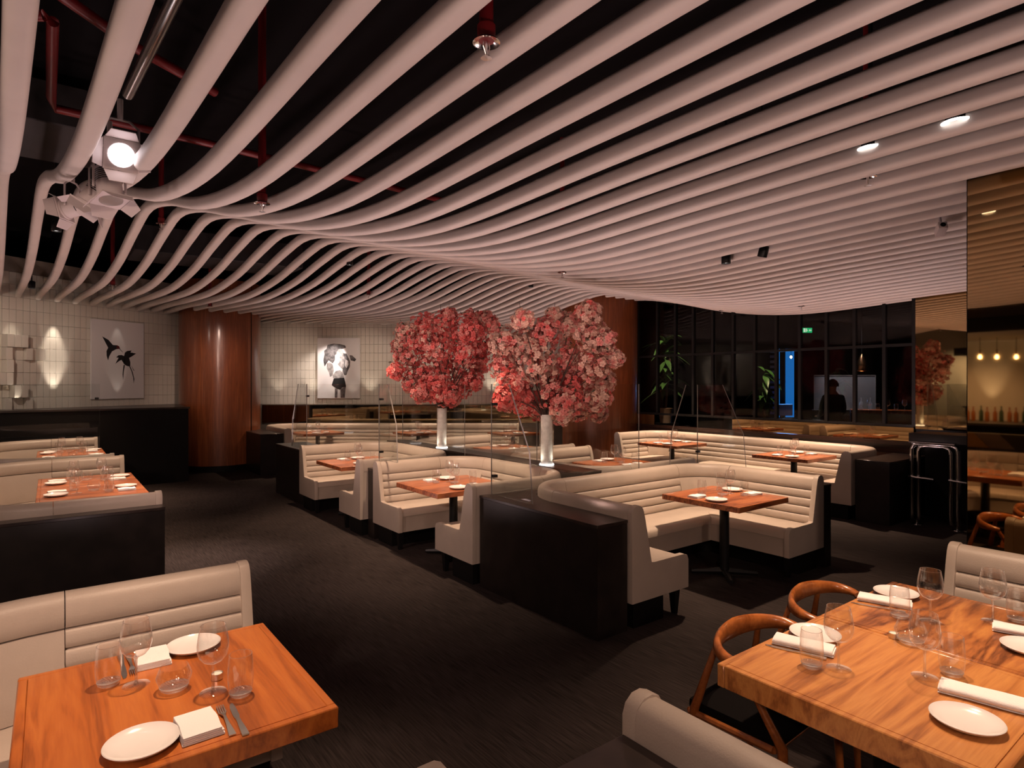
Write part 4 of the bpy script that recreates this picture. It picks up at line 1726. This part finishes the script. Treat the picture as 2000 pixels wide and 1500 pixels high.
box_obj('top', (sx - .02, sx + .5, sy(1885) - .15, sy(1776), 1.06, 1.17), 'darkwood', t, bevel=.004)
box_obj('modesty_panel', (sx + .42, sx + .46, sy(1885) - .12, sy(1782), .05, 1.06), 'black', t)
ya, yb = sy(1781), sy(1871)
for dx, ins in ((0.0, 0.0), (0.0, .075), (.14, .03)):
    A_, B_ = ya - ins, yb + ins
    zt = 1.035 - ins * .3
    m = MB()
    m.tube([(sx + dx, A_, .06), (sx + dx, A_, zt - .07), (sx + dx, A_ - .02, zt - .02), (sx + dx, A_ - .07, zt), (sx + dx, B_ + .07, zt), (sx + dx, B_ + .02, zt - .02), (sx + dx, B_, zt - .07), (sx + dx, B_, .06)], .024, 12)
    m.build('tube_leg', 'chrome', t, smooth=True)
for y, e in ((ya - .03, -.22), (yb + .03, -.16)):
    m = MB()
    m.tube([(sx - .05, y + .05, .615), (sx - .06, y - .05, .61), (sx - .03, y + e, .60)], .016, 8)
    m.build('foot_rail', 'chrome', t, smooth=True)
    m = MB()
    m.lathe([(.06, 0.0), (.058, .008), (.02, .02), (.016, .07)], 16, (sx + .02, y - .02, 0), True)
    m.build('foot', 'chrome', t, smooth=True)
m = MB()
m.tube([(sx - .04, ya + .02, 1.055), (sx - .04, yb + .02, 1.055)], .012, 8)
m.build('hand_rail', 'chrome', t, smooth=True)

# ------------------------------------------------------------------ room beyond the glazing
o = box_obj('raised_floor', (GX + .1, 18.9, 2.0, 14, 0, .12), 'black')
o['kind'] = 'structure'
o['label'] = 'dark floor of the room beyond the glazing'


def at_d(px, py, d):
    x, y = D(px, d)
    return (x, y, CAMH + (750 - py) * d / FPX)


# blue lit window
wx = D(1527, 17.5)
wn = thing('window_1', 'narrow blue lit window with a louvre in the far dark room', 'window', (wx[0], wx[1], 1.0))
wn['kind'] = 'structure'


def wquad(px0, px1, py0, py1, d, th=.03):
    a0, a1 = D(px0, d), D(px1, d)
    b0, b1 = D(px0, d + th), D(px1, d + th)
    z0 = CAMH + (750 - py1) * d / FPX
    z1 = CAMH + (750 - py0) * d / FPX
    m = MB()
    m.prism([a0, a1, b1, b0], z0, z1)
    return m


wquad(1534, 1551, 681, 815, 17.5).build('pane', 'blue_glow', wn)
wquad(1519, 1523, 681, 815, 17.5).build('pane', 'blue_glow', wn)
wquad(1500, 1555, 676, 681, 17.4, .1).build('frame', 'black', wn)
wquad(1524, 1534, 681, 815, 17.4, .1).build('frame', 'black', wn)
for k in range(13):
    wquad(1504, 1519, 684 + k * 10, 689 + k * 10, 17.5, .04).build('louvre_slat', 'blue_slat', wn)
bl = bpy.data.lights.new('window_daylight', 'AREA')
bl.energy = 14
bl.size = .5
bl.color = (.12, .4, 1)
bo = bpy.data.objects.new('window_daylight', bl)
bo.location = at_d(1535, 760, 17.2)
bo.rotation_euler = (PI / 2, 0, -YAW + PI * 0 + math.radians(0))
bo.rotation_euler = (Vector((-FW[0], -FW[1], -.2))).to_track_quat('-Z', 'Y').to_euler()
COL.objects.link(bo)
tag(wquad(1515, 1548, 790, 812, 16.6, .5).build('window_seat', 'blue_slat', None, bevel=.02), 'blue lit cushion seat under the far window', 'seat')


def plant(label, c, h, n, seed, spread, potr=.16, leafmat='leaf'):
    r = random.Random(seed)
    t = thing('potted_plant', label, 'plant', c)
    m = MB()
    m.lathe([(potr * .75, 0), (potr, .3), (potr * 1.04, .32), (potr * .9, .32)], 18, c, True)
    m.build('pot', 'pot', t, smooth=True)
    for k in range(3):
        m = MB()
        a = r.uniform(0, 6.28)
        e = (c[0] + .1 * math.cos(a), c[1] + .1 * math.sin(a), c[2] + h * r.uniform(.5, .8))
        m.tube([(c[0], c[1], c[2] + .3), ((c[0] + e[0]) / 2, (c[1] + e[1]) / 2, c[2] + .3 + (e[2] - c[2]) * .4), e], [.022, .016, .01], 7)
        m.build('stem', 'bark', t, smooth=True)
    for k in range(n):
        a = r.uniform(0, 2 * PI)
        z0 = c[2] + h * r.uniform(.35, .95)
        L = r.uniform(.3, .5)
        el = r.uniform(-.4, 1.1)
        o_ = Vector((c[0], c[1], z0))
        dr = Vector((math.cos(a) * math.cos(el), math.sin(a) * math.cos(el), math.sin(el)))
        sd = Vector((-math.sin(a), math.cos(a), 0))
        rings = []
        for j in range(6):
            s = j / 5
            p = o_ + dr * (L * s * spread) + Vector((0, 0, -.22 * s * s))
            wv = .055 * math.sin(PI * min(1, s * .9 + .08)) + .003
            rings.append([p - sd * wv + Vector((0, 0, .012)), p + Vector((0, 0, -.004)), p + sd * wv + Vector((0, 0, .012))])
        m = MB()
        m.quadgrid(rings)
        m.build('leaf', leafmat, t, smooth=True)
    return t


q = D(1300, 13.4)
plant('tall leafy plant behind the left end of the glazed partition', (q[0], q[1], .95), 1.95, 40, 2, 1.1)
o = box_obj('plinth', (q[0] - .2, q[0] + .2, q[1] - .2, q[1] + .2, .12, .95), 'black')
tag(o, 'black plinth under the leftmost tall plant', 'plinth')
q = D(1493, 12.6)
plant('bushy green plant behind the glass left of the blue window', (q[0], q[1], .75), 1.45, 30, 4, .85)
o = box_obj('plinth', (q[0] - .2, q[0] + .2, q[1] - .2, q[1] + .2, .12, .75), 'black')
tag(o, 'black plinth under the bushy plant by the blue window', 'plinth')
q = D(1640, 16)
plant('small dark plant behind the clear counter screen', (q[0], q[1], 1.3), .95, 18, 6, .8)
o = box_obj('plinth', (q[0] - .2, q[0] + .2, q[1] - .2, q[1] + .2, .12, 1.3), 'black')
tag(o, 'black plinth behind the clear counter screen', 'plinth')

# counter with glasses and clear screen
ca, cb = at_d(1662, 802, 13.6), at_d(1800, 802, 13.0)
t = thing('counter', 'timber topped counter beyond the glass with glasses on it', 'counter', ((ca[0] + cb[0]) / 2, (ca[1] + cb[1]) / 2, 0))
dv = Vector((cb[0] - ca[0], cb[1] - ca[1])).normalized()
nv = Vector((-dv.y, dv.x))
if nv.dot(Vector(FW)) < 0:
    nv = -nv
A, B = Vector(ca[:2]), Vector(cb[:2])
ztop = 1.22
m = MB()
m.prism([A, B, B + nv * .7, A + nv * .7], ztop - .07, ztop)
m.build('worktop', 'walnut_far', t)
m = MB()
m.prism([A + nv * .1, B + nv * .1, B + nv * .65, A + nv * .65], .12, ztop - .07)
m.build('front', 'black', t)
for k in range(7):
    p = A + dv * (.2 + k * .17) + nv * (.12 + .12 * (k % 3))
    put('wine' if k % 2 else 'tumbler', (p.x, p.y, ztop), ['leftmost tumbler', 'first wine glass', 'second tumbler', 'second wine glass', 'third tumbler', 'third wine glass', 'rightmost tumbler'][k] + ' on the counter beyond the glass', group='glasses on the far counter')
t = thing('sneeze_screen', 'clear upright acrylic screen behind the dark clothed person', 'glass screen', (*D(1650, 14.6), 1.2))
wquad(1590, 1710, 733, 801, 14.6, .012).build('pane', 'milky_glass', t)
for b in ((1589.4, 1590.6, 733, 801), (1709.4, 1710.8, 733, 801), (1590, 1710, 732.5, 733.6)):
    wquad(*b, 14.59, .03).build('polished_edge', 'glass_edge', t)
wquad(1586, 1716, 801, 812, 14.5, .5).build('shelf', 'blackmetal', t)
for k, (px, lab) in enumerate(((1682, 'left'), (1700, 'right'))):
    p = at_d(px, 801, 14.75)
    p = (p[0], p[1], p[2] - .006)
    m = MB()
    m.lathe([(.001, 0), (.04, 0), (.042, .02), (.042, .17), (.03, .20), (.015, .22), (.014, .29), (.018, .295), (.018, .31), (.001, .31)], 14, (p[0], p[1], p[2]))
    o = m.build('bottle', 'porcelain', None, smooth=True)
    tag(o, lab + ' pale bottle behind the clear acrylic screen', 'bottle')
p = at_d(1683, 712, 14.2)
t = thing('pendant_lamp', 'copper teardrop pendant lamp hanging in the far dark room', 'pendant lamp', p)
m = MB()
m.lathe([(.005, .24), (.05, .17), (.10, .02), (.115, -.08), (.10, -.15), (.085, -.15)], 20, p)
m.build('shade', 'copper', t, smooth=True)
m = MB()
m.tube([(p[0], p[1], p[2] + .24), (p[0], p[1], 4.4)], .006, 5)
m.build('cord', 'black', t)
m = MB()
m.lathe([(.001, -.12), (.03, -.1), (.03, -.05), (.001, -.03)], 10, p)
m.build('bulb', 'bulb', t, smooth=True)
p = at_d(1545, 698, 16.8)
t = thing('pendant_lamp', 'tiny glowing bulb pendant before the blue window', 'pendant lamp', p)
m = MB()
m.lathe([(.001, -.035), (.035, 0), (.02, .04), (.001, .045)], 12, p)
m.build('bulb', 'bulb', t, smooth=True)
m = MB()
m.tube([(p[0], p[1], p[2] + .04), (p[0], p[1], 4.4)], .005, 5)
m.build('cord', 'black', t)

# exit sign
e0 = at_d(1577, 645, 13.5)
ex = thing('exit_sign', 'small green emergency exit sign with running figure beyond the glass', 'exit sign', e0, -YAW)
m = MB()
m.box(-.105, .105, 0, .03, -.052, .052)
m.build('panel', 'green_sign', ex, local=True)


def sg(pts, nm='figure'):
    m = MB()
    m.loft([[(x, -.001, z) for x, z in pts], [(x, -.004, z) for x, z in pts]])
    m.build(nm, 'white_sign', ex, local=True)


sg([(-.085, -.04), (-.045, -.04), (-.045, .04), (-.085, .04)], 'doorway')
sg([(-.022 + .009 * math.cos(k * PI / 4), .032 + .009 * math.sin(k * PI / 4)) for k in range(8)], 'head')
sg([(-.028, .02), (-.010, .022), (-.002, .0), (.01, -.012), (.006, -.018), (-.008, -.008), (-.012, -.02), (-.03, -.042), (-.038, -.038), (-.022, -.012), (-.03, .002), (-.042, .0), (-.042, .008), (-.03, .01)], 'runner')
sg([(.03, .0), (.055, .026), (.055, .01), (.09, .01), (.09, -.01), (.055, -.01), (.055, -.026)], 'arrow')
m = MB()
m.box(-.1, -.095, .01, .015, .05, .9)
m.build('hanger', 'black', ex, local=True)


# person beyond the glass, seen from behind
def person():
    bx, by = D(1628, 12.3)
    t = thing('person', 'person in dark clothes standing beyond the glass, seen from behind', 'person', (bx, by, .12), -YAW)
    # local: x right as seen, y away from viewer
    J = [((0, 0, .95), .15, None), ((0, 0, 1.15), .135, 0), ((0, .01, 1.36), .165, 1), ((0, .02, 1.46), .075, 2), ((0, .03, 1.53), .055, 3), ((0, .04, 1.60), .082, 4), ((0, .04, 1.68), .088, 5), ((0, .03, 1.745), .05, 6),
         ((-.17, .01, 1.40), .075, 2), ((-.23, .02, 1.20), .055, 8), ((-.25, .0, 1.10), .048, 9), ((-.22, .16, 1.02), .038, 10), ((-.20, .24, 1.02), .03, 11),
         ((.17, .01, 1.40), .075, 2), ((.23, .04, 1.20), .055, 13), ((.24, .06, 1.10), .048, 14), ((.20, .22, 1.05), .038, 15), ((.18, .30, 1.06), .03, 16),
         ((-.09, 0, .86), .105, 0), ((-.10, .02, .50), .07, 18), ((-.10, -.02, .10), .045, 19), ((-.10, .10, .04), .04, 20),
         ((.09, 0, .86), .105, 0), ((.10, .0, .50), .07, 22), ((.10, -.03, .10), .045, 23), ((.10, .09, .04), .04, 24)]
    me = bpy.data.meshes.new('body')
    me.from_pydata([j[0] for j in J], [(i, j[2]) for i, j in enumerate(J) if j[2] is not None], [])
    o = bpy.data.objects.new('body', me)
    COL.objects.link(o)
    sk = o.modifiers.new('skin', 'SKIN')
    for i, j in enumerate(J):
        sv = me.skin_vertices[0].data[i]
        sv.radius = (j[1], j[1] * (.72 if i in (0, 1, 2) else 1))
        sv.use_root = (i == 0)
    ss = o.modifiers.new('sub', 'SUBSURF')
    ss.levels = 2
    ss.render_levels = 2
    dg = bpy.context.evaluated_depsgraph_get()
    nm = bpy.data.meshes.new_from_object(o.evaluated_get(dg))
    bpy.data.objects.remove(o)
    o = bpy.data.objects.new('body', nm)
    COL.objects.link(o)
    o.parent = t
    nm.materials.clear()
    for mt in ('cloth', 'skin', 'hair'):
        nm.materials.append(MATS[mt])
    for p in nm.polygons:
        p.use_smooth = True
        c = p.center
        if c.z > 1.47:
            p.material_index = 1
        elif c.y > .2 and .95 < c.z < 1.15:
            p.material_index = 1
    # hair cap
    m = MB()
    rings = []
    for a in range(9):
        th_ = PI * .60 * a / 8
        rings.append([(.10 * math.sin(th_) * math.cos(2 * PI * k / 18), .03 + .112 * math.sin(th_) * math.sin(2 * PI * k / 18) - (.02 if a > 5 else 0), 1.665 + .118 * math.cos(th_)) for k in range(18)])
    m.loft(rings)
    h = m.build('hair', 'hair', None, smooth=True)
    h.parent = t
    # five short fingers on each hand
    for sxn, (hx, hy, hz) in ((-1, (-.20, .25, 1.02)), (1, (.18, .31, 1.06))):
        m = MB()
        for f in range(4):
            x = hx + (f - 1.5) * .016
            L = (.06, .07, .066, .052)[f]
            m.tube([(x, hy, hz), (x, hy + L * .6, hz + .004), (x, hy + L, hz - .016)], [.009, .008, .006], 6)
        m.tube([(hx - sxn * .022, hy - .02, hz), (hx - sxn * .045, hy + .02, hz + .006), (hx - sxn * .045, hy + .04, hz)], [.011, .009, .007], 6)
        fo = m.build('fingers', 'skin', None, smooth=True)
        fo.parent = t


person()

# ------------------------------------------------------------------ bar side, out of frame but seen in the mirrors
t = thing('bar_counter', 'dark bar counter seen in the wide mirror pillar', 'bar', (-4.8, 3.2, 0))
box_obj('front', (-5.1, -4.75, -1, 7, 0, 1.02), 'black', t)
box_obj('worktop', (-5.2, -4.65, -1.05, 7.05, 1.02, 1.07), 'ledge', t)
t = thing('back_bar', 'dark bottle shelf behind the bar seen in the wide mirror pillar', 'shelf', (-6.4, 3.5, 0))
box_obj('cabinet', (-6.95, -6.3, -1, 7, 0, .98), 'black', t)
box_obj('shelf', (-6.95, -6.28, -1, 7, .98, 1.02), 'ledge', t)
BOT = lathe_mesh('bottle', [(.001, 0), (.036, 0), (.038, .01), (.038, .17), (.028, .20), (.014, .22), (.013, .29), (.016, .30), (.001, .305)], 14, 'amber')
BOT2 = lathe_mesh('bottle', [(.001, 0), (.036, 0), (.038, .01), (.038, .19), (.022, .23), (.013, .25), (.013, .32), (.001, .325)], 14, 'bottlegreen')
for k in range(16):
    o = bpy.data.objects.new('bottle', BOT if k % 3 else BOT2)
    o.location = (-6.55 + .06 * (k % 2), 3.55 + k * .12, 1.02)
    COL.objects.link(o)
    tag(o, ('amber' if k % 3 else 'dark green') + ' bottle on the back bar shelf seen in the wide mirror', 'bottle', ('amber' if k % 3 else 'dark green') + ' bottles on the back bar')
for k, (px, d) in enumerate(((1914, 12), (1947, 12), (1985, 12))):
    x, y = D(px, d)
    p = (9.16 - x, y, CAMH + 53 * d / FPX)
    t = thing('pendant_bulb', ['left', 'middle', 'right'][k] + ' bare bulb pendant over the bar seen in the wide mirror pillar', 'pendant lamp', p)
    m = MB()
    m.lathe([(.001, -.05), (.03, -.03), (.034, 0), (.015, .05), (.001, .055)], 14, p)
    m.build('bulb', 'bulb', t, smooth=True)
    m = MB()
    m.lathe([(.018, .045), (.018, .13), (.006, .14)], 12, p)
    m.build('socket', 'brass', t, smooth=True)
    m = MB()
    m.tube([(p[0], p[1], p[2] + .13), (p[0], p[1], 2.72)], .006, 5)
    m.build('cord', 'black', t)
t = thing('soffit', 'white soffit with black edge above the bar seen in the wide mirror pillar', 'soffit', (-5.3, 3, 2.72))
box_obj('board', (-6.99, -3.75, -3, 7, 2.72, 2.95), 'plaster', t)
box_obj('fascia', (-3.75, -3.7, -3, 7, 2.70, 2.95), 'black', t)
box_obj('hanger', (-5.4, -5.3, 2.9, 3.0, 2.95, 4.4), 'black', t)
column((-6.1, 2.85), 0.45, 'timber column beside the bar seen in the wide mirror pillar', [])
# striped bench back behind the front left booth
t = thing('striped_bench', 'bench back with ochre and taupe slanting stripes seen in the wide mirror', 'bench', (-1.35, 2.3, 0))
box_obj('back', (-1.55, -1.38, .4, 4.6, 0, 1.1), 'darkwood', t)
for k in range(14):
    y = .45 + k * .29
    m = MB()
    m.loft([[(-1.38, y, .9), (-1.38, y + .28, .9), (-1.38, y + .46, 1.1), (-1.38, y + .18, 1.1)], [(-1.365, y, .9), (-1.365, y + .28, .9), (-1.365, y + .46, 1.1), (-1.365, y + .18, 1.1)]])
    m.build('stripe', ('stripe_ochre', 'stripe_taupe', 'stripe_dark', 'stripe_taupe')[k % 4], t)

# ------------------------------------------------------------------ lamps' light
# table spots hang among the battens, slightly beyond each table
POW = {'fl': 230, 'ra': 160, 'rb': 160, 'c3': 400, 'c2': 340, 'c1': 340, 'f1': 620, 'f2': 560, 'e1': 300, 'e2': 300, 'l2a': 190, 'l2b': 190, 'l3a': 190, 'l3b': 190}
for k_, (a, b, c, d, mt, nm) in TABLES.items():
    cx, cy = (a + b) / 2, (c + d) / 2
    z = min(2.9, wavez(cx + .058 * cy, cy) - .06)
    ox, oy = (-.3, .15) if k_ in ('c1', 'c2') else (.25, .25)
    spot('table_spot', (cx + ox, cy + oy, z), (cx, cy, .75), POW.get(k_, 260), 66 if k_ == 'fl' else 84, WARM, 1.0, .04)

# added upward fill lamps, without fixtures, brighten the batten undersides
for (x, y, z, pw) in [(2.0, 5.4, .4, 62), (7.3, 8.4, .5, 55), (3.2, 3.3, .86, 55), (.2, 4.3, .5, 55), (-.5, 9.21, .88, 45), (3.25, 9.8, .86, 45), (6.9, 3.6, .5, 60), (7.2, 6.0, .5, 60), (.9, .4, .9, 55), (5.9, -1.0, .6, 60), (9.0, 3.4, .86, 45), (6.5, 10.0, .5, 50), (-2.5, 4.5, .6, 45), (1.8, 7.0, .3, 40), (2.6, -1.8, .6, 60)]:
    spot('batten_fill', (x, y, z), (x, y, 4), pw * 1.32, 165, PINK, .9, .10)
# wall washers: narrow uplights on the ledge and downlights from the batten ends
WASH = (1, .84, .70)
for px, pw in ((-45, 10), (20, 10), (103, 55), (225, 3)):
    s, q = on_wall(LW0, LWD, px)
    p = LW0 + LWD * s + LWN * .20
    t_ = LW0 + LWD * s
    spot('wall_washer', (p.x, p.y, 1.40), (t_.x, t_.y, 2.4), pw * .75, 40, WASH, .8, .02)
    spot('wall_washer', (p.x, p.y, 3.15), (t_.x, t_.y, 2.15), pw * .8, 38, WASH, .8, .02)
for px, pw in ((545, 9), (612, 14), (655, 3), (690, 3), (724, 14), (800, 10), (880, 10), (962, 24)):
    s, q = on_wall(RW0, RWD, px)
    p = RW0 + RWD * s + RWN * .30
    t_ = RW0 + RWD * s
    spot('wall_washer', (p.x, p.y, 1.34), (t_.x, t_.y, 2.3), pw, 60, (1, .82, .66), 1.0, .02)
for px in (560, 700, 850):  # added wide spots raise the general light on the rear wall
    x, y = D(px, 12.9)
    t_ = D(px, 14.8)
    spot('wall_fill', (x, y, 3.05), (t_[0], t_[1], 2.0), 42, 75, (1, .77, .62), 1.0, .04)
for y in (3.3, 4.2, 5.1, 6.3, 7.5, 8.7):
    spot('wall_washer', (-6.75, y, 1.1), (-7.0, y, 2.4), 30, 46, WASH, .9, .02)
spot('bar_spot', (-5.4, 4.4, 2.6), (-6.6, 4.4, 1.1), 90, 90, WARM, 1.0, .03)
spot('bar_spot', (-5.6, 7.5, 2.9), (-7.0, 7.8, 1.9), 90, 90, WASH, 1.0, .03)
spot('wall_fill', (.7, 11.6, 3.0), (1.3, 14.0, 2.1), 18, 85, (1, .78, .66), 1.0, .04)  # added general wash for the left tiled wall, no fixture
spot('wall_fill', (-.9, 11.0, 3.0), (-.7, 13.1, 2.1), 60, 85, (1, .78, .66), 1.0, .04)
# the vases are lit from their bases
for V in (V1, V2):
    for sd in (-.10, .10):
        p = (V[0] - .075 + 0 * sd, V[1] + sd, V[2] + .01)
        spot('vase_uplight', (V[0] + RT[0] * sd * 1.3 - FW[0] * .05, V[1] + RT[1] * sd * 1.3 - FW[1] * .05, V[2] + .012), (V[0], V[1], V[2] + .35), 2.2, 100, (1, .86, .70), 1.0, .02)
# unseen fill spots added around the viewer to light the near faces
spot('bench_fill', (-1.6, -1.5, 2.9), (3.5, 4.5, .6), 150, 80, SOFT, .8, .12)
spot('bench_fill', (1.0, -3.0, 2.9), (5.5, 3.0, .6), 150, 80, SOFT, .8, .12)
spot('bench_fill', (-2.0, 0.0, 2.9), (0.3, 6.3, .8), 270, 70, SOFT, .8, .12)
# aisle lights
spot('aisle_spot', (1.1, 6.7, 2.95), (1.15, 6.8, 0), 330, 44, (1, .74, .62), 1.0, .04)
spot('aisle_spot', (1.9, 10.4, 3.0), (1.8, 10.6, 0), 70, 60, SOFT, 1.0, .04)
spot('bench_fill', (-1.2, 4.4, 2.7), (3.4, 6.4, .5), 190, 62, (1, .70, .62), 1.0, .10)  # added fill for the bench ends facing the aisle
spot('column_spot', (2.2, 11.6, 3.0), (2.8, 13.8, 1.8), 75, 60, SOFT, 1.0, .05)
# picture light
spot('picture_light', (5.55, 13.75, 2.95), (5.35, 14.5, 2.2), 130, 60, (1, .85, .78), .8, .03)
# blossoms are lit by spots from the aisle side
spot('blossom_spot', (2.6, 6.0, 2.8), (4.3, 7.3, 2.2), 40, 60, (1, .74, .62), .8, .05)
spot('blossom_spot', (2.9, 3.6, 2.75), (4.4, 5.1, 2.05), 35, 65, (1, .74, .62), .8, .05)
# room beyond
spot('far_room_spot', (*D(1720, 13.4), 3.4), (*D(1720, 13.4), 1.2), 120, 70, (1, .7, .5), .7, .03)
spot('far_room_spot', (*D(1300, 12.4), 3.6), (*D(1300, 13.4), 1.7), 240, 60, (1, .75, .5), .7, .03)
spot('far_room_spot', (*D(1490, 12.0), 3.4), (*D(1493, 12.6), 1.5), 200, 60, (1, .85, .5), .7, .03)
spot('far_room_spot', (*D(1660, 14.0), 3.4), (*D(1660, 14.9), 1.4), 130, 70, (.85, .85, 1), .7, .03)
